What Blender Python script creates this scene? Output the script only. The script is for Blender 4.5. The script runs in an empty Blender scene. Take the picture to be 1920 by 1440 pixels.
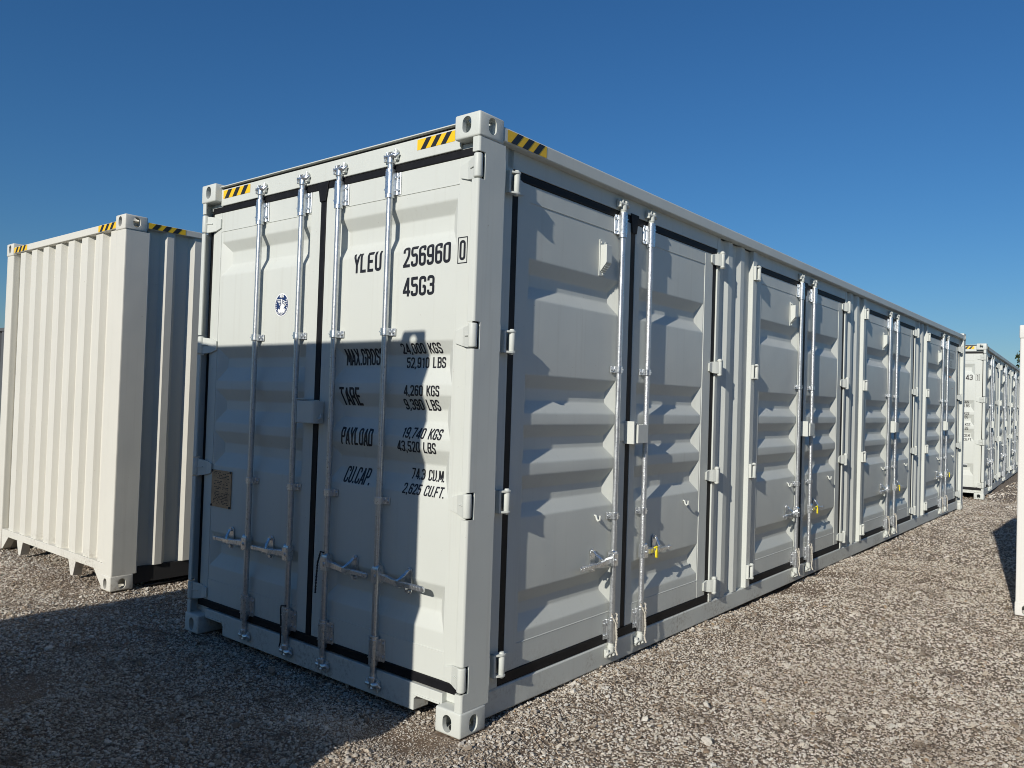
import bpy, bmesh, math, random
import numpy as np
from mathutils import Vector, Matrix

scene = bpy.context.scene
COL = scene.collection
R = math.radians
random.seed(7)
rng = np.random.default_rng(11)

# ------------------------------------------------------------------ camera
CAM = (2.432, -2.694, 1.554)
YAW, PITCH, ROLL, FPX = -0.683, 0.021, 0.032, 1480.6


def make_camera():
    cy, sy = math.cos(YAW), math.sin(YAW)
    cp, sp = math.cos(PITCH), math.sin(PITCH)
    cr, sr = math.cos(ROLL), math.sin(ROLL)
    f = Vector((sy * cp, cy * cp, sp))
    r0 = Vector((cy, -sy, 0))
    u0 = r0.cross(f)
    rt = cr * r0 + sr * u0
    up = -sr * r0 + cr * u0
    cam = bpy.data.cameras.new('camera')
    cam.sensor_width = 36
    cam.lens = 36 * FPX / 1920
    cam.clip_start = 0.05
    cam.clip_end = 3000
    ob = bpy.data.objects.new('camera', cam)
    m = Matrix((rt, up, -f)).transposed().to_4x4()
    m.translation = Vector(CAM)
    ob.matrix_world = m
    COL.objects.link(ob)
    scene.camera = ob


make_camera()

# ------------------------------------------------------------------ light
SUN_ELEV, SUN_AZ = 24.0, 170.47          # azimuth clockwise from +Y
world = bpy.data.worlds.new('World')
scene.world = world
world.use_nodes = True
wn = world.node_tree
sky = wn.nodes.new('ShaderNodeTexSky')
sky.sky_type = 'NISHITA'
sky.sun_disc = False
sky.sun_elevation = R(SUN_ELEV)
sky.sun_rotation = R(SUN_AZ)
sky.altitude = 100
sky.air_density = 1.3
sky.dust_density = 0.06
sky.ozone_density = 10.0
bg = wn.nodes['Background']
hs = wn.nodes.new('ShaderNodeHueSaturation')
hs.inputs['Saturation'].default_value = 1.06
hs.inputs['Value'].default_value = 1.0
wn.links.new(sky.outputs[0], hs.inputs['Color'])
wn.links.new(hs.outputs[0], bg.inputs[0])
bg.inputs[1].default_value = 0.085

sun = bpy.data.lights.new('sun', 'SUN')
sun.energy = 4.8
sun.angle = R(0.5)
sun.color = (1.0, 0.95, 0.86)
sun_ob = bpy.data.objects.new('sun', sun)
COL.objects.link(sun_ob)
sd = Vector((math.sin(R(SUN_AZ)) * math.cos(R(SUN_ELEV)), math.cos(R(SUN_AZ)) * math.cos(R(SUN_ELEV)), math.sin(R(SUN_ELEV))))
sun_ob.rotation_euler = sd.to_track_quat('Z', 'Y').to_euler()
sun_ob.location = sd * 40

vs = scene.view_settings
vs.view_transform = 'Standard'
vs.look = 'None'
vs.exposure = -0.12
vs.gamma = 1.0
vs.use_curve_mapping = False
scene.cycles.filter_width = 1.0

# ------------------------------------------------------------------ materials


class NT:
    def __init__(self, name):
        self.m = bpy.data.materials.new(name)
        self.m.use_nodes = True
        self.t = self.m.node_tree
        self.b = self.t.nodes['Principled BSDF']

    def n(self, typ, **kw):
        nd = self.t.nodes.new(typ)
        for k, v in kw.items():
            if k.startswith('i_'):
                key = k[2:]
                key = int(key) if key.isdigit() else key.replace('_', ' ')
                nd.inputs[key].default_value = v
            else:
                setattr(nd, k, v)
        return nd

    def l(self, a, b):
        self.t.links.new(a, b)

    def ramp(self, src, stops):
        r = self.n('ShaderNodeValToRGB')
        e = r.color_ramp.elements
        while len(e) < len(stops):
            e.new(0.5)
        for k, (p, c) in enumerate(stops):
            e[k].position = p
            e[k].color = (c, c, c, 1) if isinstance(c, (int, float)) else (*c, 1)
        self.l(src, r.inputs[0])
        return r.outputs[0]

    def mix(self, fac, a, b, mode='MIX'):
        x = self.n('ShaderNodeMix', data_type='RGBA', blend_type=mode)
        for s, v in ((0, fac), (6, a), (7, b)):
            if isinstance(v, (int, float)):
                x.inputs[s].default_value = v
            elif isinstance(v, tuple):
                x.inputs[s].default_value = (*v, 1)
            else:
                self.l(v, x.inputs[s])
        return x.outputs[2]

    def noise(self, scale, detail=4, rough=0.55, vec=None, dist=0.0):
        x = self.n('ShaderNodeTexNoise', i_Scale=scale, i_Detail=detail, i_Roughness=rough, i_Distortion=dist)
        if vec is not None:
            self.l(vec, x.inputs['Vector'])
        return x.outputs['Fac']

    def pos(self, scale=None):
        g = self.n('ShaderNodeNewGeometry').outputs['Position']
        if scale is None:
            return g
        mp = self.n('ShaderNodeMapping')
        mp.inputs['Scale'].default_value = scale
        self.l(g, mp.inputs[0])
        return mp.outputs[0]

    def bump(self, h, strength, dist):
        x = self.n('ShaderNodeBump', i_Strength=strength, i_Distance=dist)
        self.l(h, x.inputs['Height'])
        self.l(x.outputs[0], self.b.inputs['Normal'])


def paint(name, col, rough=0.42, dirt=1.0, peel=0.12):
    """sprayed container paint: slight colour drift, rain streaks, splashed mud near the ground, orange peel"""
    t = NT(name)
    p = t.pos()
    big = t.noise(1.3, 3, 0.5, p)
    c = t.mix(t.ramp(big, [(0.3, 0.0), (0.75, 0.6)]), col, tuple(x * 0.93 for x in col))
    streak = t.noise(1.0, 5, 0.65, t.pos((28, 28, 0.7)))
    c = t.mix(t.ramp(streak, [(0.56, 0.0), (0.82, 0.20 * dirt)]), c, (0.34, 0.31, 0.25))
    # specks of chipped paint and rust
    sp = t.noise(55, 3, 0.6, p)
    c = t.mix(t.ramp(sp, [(0.73, 0.0), (0.77, 0.55 * dirt)]), c, (0.20, 0.13, 0.085))
    scf = t.noise(1.0, 6, 0.75, t.pos((7, 7, 22)), 1.2)
    c = t.mix(t.ramp(scf, [(0.66, 0.0), (0.74, 0.30 * dirt)]), c, (0.40, 0.385, 0.34))
    # mud splashed up from the gravel
    sep = t.n('ShaderNodeSeparateXYZ')
    t.l(p, sep.inputs[0])
    low = t.n('ShaderNodeMapRange', i_1=0.0, i_2=0.30, i_3=1.0, i_4=0.0)
    t.l(sep.outputs[2], low.inputs[0])
    spl = t.noise(42, 6, 0.75, p)
    spl2 = t.noise(2.2, 4, 0.6, p)
    mm = t.n('ShaderNodeMath', operation='MULTIPLY')
    t.l(low.outputs[0], mm.inputs[0])
    t.l(t.ramp(spl, [(0.47, 0.0), (0.62, 1.0)]), mm.inputs[1])
    m2 = t.n('ShaderNodeMath', operation='MULTIPLY')
    t.l(mm.outputs[0], m2.inputs[0])
    t.l(t.ramp(spl2, [(0.47, 0.0), (0.66, 0.85 * dirt)]), m2.inputs[1])
    c = t.mix(m2.outputs[0], c, (0.17, 0.12, 0.08))
    t.l(c, t.b.inputs['Base Color'])
    rr = t.ramp(t.noise(3.0, 4, 0.6, p), [(0.3, rough - 0.06), (0.75, rough + 0.10)])
    t.l(rr, t.b.inputs['Roughness'])
    t.b.inputs['Specular IOR Level'].default_value = 0.26
    t.bump(t.noise(140, 2, 0.5, p), peel, 0.002)
    wv = t.n('ShaderNodeBump', i_Strength=0.35, i_Distance=0.012)
    t.l(t.noise(3.2, 2, 0.4, p), wv.inputs['Height'])
    t.l(wv.outputs[0], [n for n in t.t.nodes if n.type == 'BUMP'][0].inputs['Normal'])
    return t.m


def plain(name, col, rough=0.5, metal=0.0, noise=0.0, scale=60, bump=0.0, spec=0.5):
    t = NT(name)
    p = t.pos()
    if noise:
        c = t.mix(t.ramp(t.noise(scale, 4, 0.6, p), [(0.35, 0.0), (0.7, 1.0)]), col, tuple(max(0, x * (1 - noise)) for x in col))
        t.l(c, t.b.inputs['Base Color'])
    else:
        t.b.inputs['Base Color'].default_value = (*col, 1)
    t.b.inputs['Roughness'].default_value = rough
    t.b.inputs['Metallic'].default_value = metal
    t.b.inputs['Specular IOR Level'].default_value = spec
    if bump:
        t.bump(t.noise(scale * 2, 3, 0.6, p), bump, 0.003)
    return t.m


def galvanised(name, bump=0.07, base=0.60, metal=0.8, r0=0.26):
    t = NT(name)
    p = t.pos()
    v = t.n('ShaderNodeTexVoronoi', i_Scale=70)
    t.l(p, v.inputs['Vector'])
    c = t.mix(t.ramp(v.outputs['Color'], [(0.2, 0.0), (0.8, 1.0)]), (base * .87, base * .90, base * .915), (base, base * 1.03, base * 1.05))
    c = t.mix(t.ramp(t.noise(30, 5, 0.7, p), [(0.55, 0.0), (0.80, 0.35)]), c, (0.34, 0.35, 0.355))
    t.l(c, t.b.inputs['Base Color'])
    t.b.inputs['Metallic'].default_value = metal
    t.l(t.ramp(t.noise(90, 3, 0.6, p), [(0.3, r0), (0.8, r0 + 0.2)]), t.b.inputs['Roughness'])
    t.bump(t.noise(160, 4, 0.65, p), bump, 0.004)
    return t.m


M = dict(
    white=paint('grey_white_paint', (0.578, 0.598, 0.556)),
    cream=paint('cream_paint', (0.635, 0.62, 0.555), 0.5, 1.1),
    bright=paint('clean_white_paint', (0.70, 0.69, 0.65), 0.45, 0.6),
    slate=paint('dark_grey_paint', (0.10, 0.105, 0.11), 0.5, 0.6),
    under=plain('underframe_coating', (0.025, 0.025, 0.026), 0.8),
    rubber=plain('black_rubber', (0.008, 0.008, 0.010), 0.6, 0, 0.5, 40, 0.1, 0.25),
    zinc=galvanised('galvanised_steel'),
    zinc_rough=galvanised('hot_dip_zinc', 0.7),
    fitting=galvanised('bright_zinc_fittings', 0.04, 0.72, 0.92, 0.24),
    yellow=plain('yellow_tape', (0.84, 0.51, 0.012), 0.38),
    black=plain('black_tape', (0.016, 0.016, 0.018), 0.4),
    ink=plain('black_lettering', (0.012, 0.012, 0.016), 0.45),
    grey_ink=plain('grey_lettering', (0.34, 0.355, 0.35), 0.45),
    navy=plain('navy_print', (0.012, 0.030, 0.11), 0.4),
    label_white=plain('white_print', (0.80, 0.81, 0.80), 0.4),
    brass=plain('brown_plate', (0.48, 0.315, 0.18), 0.45, 0.1, 0.3, 25),
    brass_ink=plain('plate_print', (0.055, 0.04, 0.03), 0.6),
    orange=plain('orange_sticker', (0.55, 0.20, 0.04), 0.5),
    tag=plain('yellow_plastic', (0.80, 0.66, 0.02), 0.4),
    rope=plain('white_rope_fibre', (0.62, 0.58, 0.50), 0.85, 0, 0.4, 220, 0.5),
    cord=plain('black_cord', (0.018, 0.018, 0.02), 0.6),
    bark=plain('bark', (0.09, 0.065, 0.045), 0.9, 0, 0.4, 14, 0.6),
)


def leaf_material():
    t = NT('leaves')
    oi = t.n('ShaderNodeNewGeometry')
    c = t.ramp(oi.outputs['Random Per Island'], [(0.0, (0.018, 0.035, 0.014)), (0.6, (0.035, 0.06, 0.02)), (1.0, (0.06, 0.085, 0.03))])
    t.l(c, t.b.inputs['Base Color'])
    t.b.inputs['Roughness'].default_value = 0.6
    return t.m


M['leaf'] = leaf_material()

# ------------------------------------------------------------------ mesh helpers


class MB:
    def __init__(self):
        self.v, self.f, self.mi, self.sm = [], [], [], []

    def add(self, vs_, fs, mi=0, smooth=False):
        o = len(self.v)
        self.v += [tuple(p) for p in vs_]
        for q in fs:
            self.f.append(tuple(o + k for k in q))
            self.mi.append(mi)
            self.sm.append(smooth)
        return self

    def box(self, x0, x1, y0, y1, z0, z1, mi=0):
        x0, x1 = sorted((x0, x1)); y0, y1 = sorted((y0, y1)); z0, z1 = sorted((z0, z1))
        return self.add([(x0, y0, z0), (x1, y0, z0), (x1, y1, z0), (x0, y1, z0), (x0, y0, z1), (x1, y0, z1), (x1, y1, z1), (x0, y1, z1)],
                        [(0, 3, 2, 1), (4, 5, 6, 7), (0, 1, 5, 4), (1, 2, 6, 5), (2, 3, 7, 6), (3, 0, 4, 7)], mi)

    def prism(self, pts, a, b, axis=2, mi=0):
        """closed polygon pts (2D) swept along axis from a to b"""
        n = len(pts)
        area = sum(pts[i][0] * pts[(i + 1) % n][1] - pts[(i + 1) % n][0] * pts[i][1] for i in range(n))
        if (area < 0) != (axis == 1):
            pts = pts[::-1]
        a, b = sorted((a, b))

        def P(p, t):
            return (p[0], p[1], t) if axis == 2 else ((t, p[0], p[1]) if axis == 0 else (p[0], t, p[1]))
        vv = [P(p, a) for p in pts] + [P(p, b) for p in pts]
        ff = [tuple(range(n - 1, -1, -1)), tuple(range(n, 2 * n))]
        ff += [(i, (i + 1) % n, n + (i + 1) % n, n + i) for i in range(n)]
        return self.add(vv, ff, mi)

    def tube(self, path, r, n=10, mi=0, cap=True):
        path = [Vector(p) for p in path]
        rr = r if isinstance(r, (list, tuple)) else [r] * len(path)
        rings = []
        up = None
        for i, p in enumerate(path):
            d = (path[min(i + 1, len(path) - 1)] - path[max(i - 1, 0)]).normalized()
            if up is None:
                up = Vector((0, 0, 1)) if abs(d.z) < 0.9 else Vector((1, 0, 0))
            u = (up - d * up.dot(d)).normalized()
            w = d.cross(u)
            up = u
            rings.append([p + rr[i] * (math.cos(2 * math.pi * k / n) * u + math.sin(2 * math.pi * k / n) * w) for k in range(n)])
        vv = [q for ring in rings for q in ring]
        ff = []
        for i in range(len(path) - 1):
            for k in range(n):
                k2 = (k + 1) % n
                ff.append((i * n + k, i * n + k2, (i + 1) * n + k2, (i + 1) * n + k))
        self.add(vv, ff, mi, True)
        if cap:
            m = len(path) - 1
            self.add(rings[0], [tuple(range(n - 1, -1, -1))], mi)
            self.add(rings[m], [tuple(range(n))], mi)
        return self

    def merge(self, other, fn=lambda p: p, mi=None):
        o = len(self.v)
        self.v += [fn(p) for p in other.v]
        self.f += [tuple(o + k for k in q) for q in other.f]
        self.mi += other.mi if mi is None else [mi] * len(other.f)
        self.sm += other.sm
        return self

    def mesh(self, name, mats, recalc=False):
        me = bpy.data.meshes.new(name)
        me.from_pydata(self.v, [], self.f)
        for m in (mats if isinstance(mats, (list, tuple)) else [mats]):
            me.materials.append(m)
        me.polygons.foreach_set('material_index', self.mi)
        me.polygons.foreach_set('use_smooth', self.sm)
        if recalc:
            bm = bmesh.new()
            bm.from_mesh(me)
            bmesh.ops.recalc_face_normals(bm, faces=bm.faces)
            bm.to_mesh(me)
            bm.free()
        me.update()
        return me

    def build(self, name, mats, parent=None, bevel=0.0, recalc=False, label=None):
        o = bpy.data.objects.new(name, self.mesh(name, mats, recalc))
        COL.objects.link(o)
        if parent is not None:
            o.parent = parent
        if bevel:
            add_bevel(o, bevel)
        if label:
            o['label'] = label
        return o


def add_bevel(o, w, seg=2):
    b = o.modifiers.new('edge', 'BEVEL')
    b.width = w
    b.segments = seg
    b.limit_method = 'ANGLE'
    b.angle_limit = R(40)
    b.harden_normals = False


def inst(mesh, name, parent, loc=(0, 0, 0), scale=(1, 1, 1), rotz=0.0, bevel=0.0):
    o = bpy.data.objects.new(name, mesh)
    COL.objects.link(o)
    o.parent = parent
    o.location = loc
    o.scale = scale
    o.rotation_euler = (0, 0, rotz)
    if bevel:
        add_bevel(o, bevel)
    return o


def thing(name, label, cat, loc=(0, 0, 0), rotz=0.0, group=None):
    o = bpy.data.objects.new(name, None)
    o.empty_display_size = 0.3
    COL.objects.link(o)
    o.location = loc
    o.rotation_euler = (0, 0, rotz)
    tag(o, label, cat, group)
    return o


def tag(o, label, cat, group=None):
    o['label'] = label
    o['category'] = cat
    if group:
        o['group'] = group
    return o


def copy_tree(o, parent=None, skip=()):
    c = o.copy()
    COL.objects.link(c)
    if parent is not None:
        c.parent = parent
    for ch in list(o.children):
        if ch.name.split('.')[0] not in skip:
            copy_tree(ch, c, skip)
    return c


def fillet(pts, r, seg=3, closed=False):
    """round the corners of a 2D polyline"""
    out = []
    n = len(pts)
    for i, p in enumerate(pts):
        if not closed and i in (0, n - 1):
            out.append(p)
            continue
        a, b = pts[i - 1], pts[(i + 1) % n]
        va = (a[0] - p[0], a[1] - p[1]); vb = (b[0] - p[0], b[1] - p[1])
        la, lb = math.hypot(*va), math.hypot(*vb)
        if la < 1e-9 or lb < 1e-9:
            continue
        cosang = max(-1, min(1, (va[0] * vb[0] + va[1] * vb[1]) / la / lb))
        if cosang < -0.995:
            out.append(p)
            continue
        t = min(r, la * 0.48, lb * 0.48)
        p0 = (p[0] + va[0] / la * t, p[1] + va[1] / la * t)
        p1 = (p[0] + vb[0] / lb * t, p[1] + vb[1] / lb * t)
        for k in range(seg + 1):
            s = k / seg
            out.append(((1 - s) ** 2 * p0[0] + 2 * s * (1 - s) * p[0] + s * s * p1[0],
                        (1 - s) ** 2 * p0[1] + 2 * s * (1 - s) * p[1] + s * s * p1[1]))
    return out


# ------------------------------------------------------------------ condensed stencil-gothic lettering, drawn as strokes
LW = 0.138
A_, C_, B_, T_, MID = 0.07, 0.36, 0.07, 0.93, 0.5
GL = {
    '0': [('c', [(A_, B_), (C_, B_), (C_, T_), (A_, T_)])],
    'O': [('c', [(A_, B_), (C_, B_), (C_, T_), (A_, T_)])],
    '1': [('s', [(.08, .76), (.22, .90), (.22, 0)])],
    '2': [('o', [(A_, .70), (A_, T_), (C_, T_), (C_, .56), (A_ + .01, B_ + .03)]), ('s', [(0, B_), (C_ + .06, B_)])],
    '3': [('o', [(A_, .74), (A_, T_), (C_, T_), (C_, .53), (.15, .53)]), ('o', [(.15, .53), (C_, .53), (C_, B_), (A_, B_), (A_, .27)])],
    '4': [('s', [(.31, 0), (.31, 1), (.06, .28)][:2]), ('s', [(.29, .96), (.06, .27)]), ('s', [(0.0, .24), (.44, .24)])],
    '5': [('s', [(.40, T_), (A_, T_)]), ('o', [(A_, T_ + .06), (A_, .53), (C_, .60), (C_, B_), (A_, B_), (A_, .27)])],
    '6': [('o', [(C_, .74), (C_, T_), (A_, T_), (A_, B_), (C_, B_), (C_, .56), (A_ + .06, .56)])],
    '7': [('s', [(0, T_), (.43, T_)]), ('s', [(C_, .90), (.15, 0)])],
    '8': [('c', [(A_, B_), (C_, B_), (C_, T_), (A_, T_)]), ('s', [(.12, .52), (.31, .52)])],
    '9': [('o', [(A_, .26), (A_, B_), (C_, B_), (C_, T_), (A_, T_), (A_, .44), (C_ - .06, .44)])],
    'A': [('s', [(.05, 0), (.215, .97)]), ('s', [(.38, 0), (.215, .97)]), ('s', [(.11, .27), (.32, .27)])],
    'B': [('s', [(A_, 0), (A_, 1)]), ('o', [(.13, T_), (C_, T_), (C_, .53), (.13, .53)]), ('o', [(.13, .53), (C_ + .01, .53), (C_ + .01, B_), (.13, B_)])],
    'C': [('o', [(C_, .68), (C_, T_), (A_, T_), (A_, B_), (C_, B_), (C_, .32)])],
    'D': [('s', [(A_, 0), (A_, 1)]), ('o', [(.13, T_), (C_, T_), (C_, B_), (.13, B_)])],
    'E': [('s', [(A_, 0), (A_, 1)]), ('s', [(.13, T_), (.38, T_)]), ('s', [(.13, .52), (.34, .52)]), ('s', [(.13, B_), (.38, B_)])],
    'F': [('s', [(A_, 0), (A_, 1)]), ('s', [(.13, T_), (.38, T_)]), ('s', [(.13, .50), (.34, .50)])],
    'G': [('o', [(C_, .70), (C_, T_), (A_, T_), (A_, B_), (C_, B_), (C_, .47), (.22, .47)])],
    'I': [('s', [(.10, 0), (.10, 1)])],
    'K': [('s', [(A_, 0), (A_, 1)]), ('s', [(.40, .98), (.10, .42)]), ('s', [(.20, .52), (.40, .02)])],
    'L': [('s', [(A_, 0), (A_, 1)]), ('s', [(.13, B_), (.37, B_)])],
    'M': [('s', [(A_, 0), (A_, 1)]), ('s', [(.10, .97), (.265, .20)]), ('s', [(.43, .97), (.265, .20)]), ('s', [(.46, 0), (.46, 1)])],
    'N': [('s', [(A_, 0), (A_, 1)]), ('s', [(.10, .95), (.33, .05)]), ('s', [(C_, 0), (C_, 1)])],
    'P': [('s', [(A_, 0), (A_, 1)]), ('o', [(.13, T_), (C_, T_), (C_, .45), (.13, .45)])],
    'R': [('s', [(A_, 0), (A_, 1)]), ('o', [(.13, T_), (C_, T_), (C_, .48), (.13, .48)]), ('o', [(.20, .46), (.34, .44), (C_ + .01, .30), (C_ + .02, 0)])],
    'S': [('o', [(C_, .70), (C_, T_), (A_, T_), (A_, .53), (C_, .47), (C_, B_), (A_, B_), (A_, .30)])],
    'T': [('s', [(0, T_), (.42, T_)]), ('s', [(.21, 0), (.21, .87)])],
    'U': [('o', [(A_, 1), (A_, B_), (C_, B_), (C_, 1)])],
    'V': [('s', [(.05, 1), (.215, .03)]), ('s', [(.38, 1), (.215, .03)])],
    'X': [('s', [(.05, 0), (.38, 1)]), ('s', [(.05, 1), (.38, 0)])],
    'Y': [('s', [(.03, 1), (.21, .42)]), ('s', [(.39, 1), (.21, .42)]), ('s', [(.21, 0), (.21, .45)])],
    '.': [('s', [(.08, 0), (.08, .15)])],
    ',': [('s', [(.10, .14), (.04, -.12)])],
}
ADV = {'M': .55, '.': .20, ',': .24, ' ': .34, 'I': .24, '1': .40, 'A': .46, 'Y': .45, 'T': .46}


def text_mesh(lines, surf, lw=LW):
    """lines: (text, u0, z0, height, width or None). surf(u, z, lift) -> 3D point on the painted surface."""
    mb = MB()
    for text, u0, z0, h, width in lines:
        nat = sum(ADV.get(c, .48) for c in text) - .05
        sx = h if width is None else width / nat
        cur = u0
        k = 0
        for ch in text:
            for kind, pts in GL.get(ch, []):
                k += 1
                lift = 0.0012 + 0.00012 * (k % 7)
                pp = fillet(pts, .17, 4, kind == 'c') if kind != 's' else list(pts)
                closed = kind == 'c'
                pp = [(cur + p[0] * sx, z0 + p[1] * h) for p in pp]
                dense = []
                m = len(pp)
                rngm = range(m) if closed else range(m - 1)
                for i in rngm:
                    a, b = pp[i], pp[(i + 1) % m]
                    d = math.hypot(b[0] - a[0], b[1] - a[1])
                    ns = max(1, int(math.ceil(d / 0.005)))
                    for s in range(ns):
                        dense.append((a[0] + (b[0] - a[0]) * s / ns, a[1] + (b[1] - a[1]) * s / ns))
                if not closed:
                    dense.append(pp[-1])
                hw = lw * 0.5 * (0.35 * h + 0.65 * sx)
                n = len(dense)
                vv = []
                for i, p in enumerate(dense):
                    a = dense[(i - 1) % n] if (closed or i > 0) else p
                    b = dense[(i + 1) % n] if (closed or i < n - 1) else p
                    t = (b[0] - a[0], b[1] - a[1])
                    lt = math.hypot(*t) or 1
                    nx, nz = -t[1] / lt * hw, t[0] / lt * hw
                    vv.append(surf(p[0] + nx, p[1] + nz, lift))
                    vv.append(surf(p[0] - nx, p[1] - nz, lift))
                ff = [(2 * i, 2 * i + 1, (2 * i + 3) % (2 * n), (2 * i + 2) % (2 * n)) for i in range(n if closed else n - 1)]
                mb.add(vv, ff)
            cur += ADV.get(ch, .48) * sx
    return mb


# ------------------------------------------------------------------ pressed door panels
W, L, H = 2.438, 12.192, 2.896
YD = 0.060            # end door face, behind the casting plane
XD = -0.057           # side door face
DEPTH = 0.042


def valley_profile(valleys, z0, z1):
    """list of (z, depth 0..1) from top to bottom with rounded creases"""
    pts = [(z1, 0.0)]
    for zt, sl, inn, su in valleys:
        pts += [(zt, 0.0), (zt - sl, 1.0), (zt - sl - inn, 1.0), (zt - sl - inn - su, 0.0)]
    pts.append((z0, 0.0))
    sc = [(z, d * DEPTH) for z, d in pts]
    return fillet(sc, 0.008, 3)


def interp_profile(prof, z):
    zs = [p[0] for p in prof][::-1]
    ds = [p[1] for p in prof][::-1]
    return float(np.interp(z, zs, ds))


END_V = [(2.520, .062, .082, .075), (1.838, .068, .062, .085), (1.568, .070, .062, .080), (1.300, .075, .062, .085), (0.655, .075, .065, .080)]
SIDE_V = [(2.285, .070, .065, .070), (1.690, .068, .065, .065), (1.432, .068, .065, .065), (1.172, .075, .070, .070), (0.585, .070, .060, .075)]


class Leaf:
    """a door leaf from u0 to u1 with stiles, pressed panel; mapping to 3D through `place(u, w, z)` (w = depth inwards)"""

    def __init__(self, u0, u1, zb, zt, stile0, stile1, seam_b, seam_t, valleys, place):
        self.u0, self.u1, self.zb, self.zt = u0, u1, zb, zt
        self.s0, self.s1 = u0 + stile0, u1 - stile1
        self.seam_b, self.seam_t = seam_b, seam_t
        self.prof = valley_profile(valleys, zb, zt)
        self.place = place
        self.e = 0.058
        self.ua, self.ub = self.s0 + 0.010, self.s1 - 0.010

    def depth(self, u, z):
        if u <= self.s0 or u >= self.s1 or z <= self.seam_b or z >= self.seam_t:
            return 0.0
        k = DEPTH / self.e
        return 0.004 + max(0.0, min(interp_profile(self.prof, z), (u - self.ua) * k, (self.ub - u) * k))

    def surf(self, u, z, lift=0.001):
        return self.place(u, self.depth(u, z) - lift, z)

    def build(self, parent, mat, name='door'):
        fr = MB()
        T = 0.045

        def bx(ua, ub, za, zb_, w0=0.0, w1=T):
            pts = [(ua, w0, za), (ub, w0, za), (ub, w1, za), (ua, w1, za), (ua, w0, zb_), (ub, w0, zb_), (ub, w1, zb_), (ua, w1, zb_)]
            fr.add([self.place(*p) for p in pts], [(0, 3, 2, 1), (4, 5, 6, 7), (0, 1, 5, 4), (1, 2, 6, 5), (2, 3, 7, 6), (3, 0, 4, 7)])
        bx(self.u0, self.s0, self.zb, self.zt)
        bx(self.s1, self.u1, self.zb, self.zt)
        bx(self.s0, self.s1, self.seam_t, self.zt, 0.0015)
        bx(self.s0, self.s1, self.zb, self.seam_b, 0.0015)
        frame = fr.build(name, mat, parent, 0.0025, recalc=True)
        pb = MB()
        zs = [self.seam_t] + [p[0] for p in self.prof if self.seam_b < p[0] < self.seam_t] + [self.seam_b]
        rows = []
        for z in zs:
            d = interp_profile(self.prof, z)
            q = d / DEPTH * self.e
            rows.append([(self.s0, 0), (self.ua, 0), (self.ua + q * .5, d * .5), (self.ua + q, d), (self.ub - q, d), (self.ub - q * .5, d * .5), (self.ub, 0), (self.s1, 0)])
        nu = 8
        vv = [self.place(u, 0.004 + d, z) for z, row in zip(zs, rows) for u, d in row]
        ff = []
        for i in range(len(zs) - 1):
            for j in range(nu - 1):
                ff.append((i * nu + j, (i + 1) * nu + j, (i + 1) * nu + j + 1, i * nu + j + 1))
        pb.add(vv, ff, 0, True)
        # seam bead above and below the pressed sheet
        for z in (self.seam_t, self.seam_b):
            a = self.place(self.s0, 0.0035, z)
            b = self.place(self.s1, 0.0035, z)
            pb.tube([a, b], 0.0035, 6)
        po = pb.build('door_panel', mat, frame)
        po.data.set_sharp_from_angle(angle=R(22))
        return frame


# ------------------------------------------------------------------ corner casting (hollow, with holes)


def stadium(cx, cy, w, h, n=8):
    r = min(w, h) / 2
    pts = []
    if h >= w:
        for k in range(n + 1):
            a = math.pi * k / n
            pts.append((cx + r * math.cos(a), cy + h / 2 - r + r * math.sin(a)))
        for k in range(n + 1):
            a = math.pi + math.pi * k / n
            pts.append((cx + r * math.cos(a), cy - h / 2 + r + r * math.sin(a)))
    else:
        for k in range(n + 1):
            a = -math.pi / 2 + math.pi * k / n
            pts.append((cx + w / 2 - r + r * math.cos(a), cy + r * math.sin(a)))
        for k in range(n + 1):
            a = math.pi / 2 + math.pi * k / n
            pts.append((cx - w / 2 + r + r * math.cos(a), cy + r * math.sin(a)))
    return pts


def casting_mesh():
    cw, cl, ch = 0.162, 0.178, 0.118       # x, y, z ; outer corner at (0,0,0), body towards -x, +y, +z ; open hole at z=0 face too
    base = MB().box(-cw, 0, 0, cl, 0, ch)
    bo = bpy.data.objects.new('tmp_casting', base.mesh('tmp_casting', M['white']))
    COL.objects.link(bo)
    cutters = []

    def cut(mb):
        o = bpy.data.objects.new('tmp_cut', mb.mesh('tmp_cut', M['white'], recalc=True))
        COL.objects.link(o)
        cutters.append(o)
    b = bo.modifiers.new('b', 'BEVEL')
    b.width = 0.010
    b.segments = 3
    cut(MB().box(-cw + 0.026, -0.026, 0.026, cl - 0.012, 0.024, ch - 0.020))
    cut(MB().prism(stadium(-cw / 2 - 0.002, 0.054, 0.056, 0.080), -0.02, 0.06, 1))
    cut(MB().prism(stadium(cl / 2 + 0.002, 0.054, 0.058, 0.080), -0.06, 0.02, 0))
    cut(MB().prism(stadium(-cw / 2, cl / 2, 0.064, 0.124), -0.02, 0.06, 2))
    for c in cutters:
        m = bo.modifiers.new('x', 'BOOLEAN')
        m.operation = 'DIFFERENCE'
        m.solver = 'EXACT'
        m.object = c
    dg = bpy.context.evaluated_depsgraph_get()
    dg.update()
    me = bpy.data.meshes.new_from_object(bo.evaluated_get(dg))
    me.name = 'corner_casting'
    me.polygons.foreach_set('use_smooth', [True] * len(me.polygons))
    me.set_sharp_from_angle(angle=R(35))
    for o in cutters + [bo]:
        bpy.data.objects.remove(o)
    return me


CAST = casting_mesh()


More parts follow.
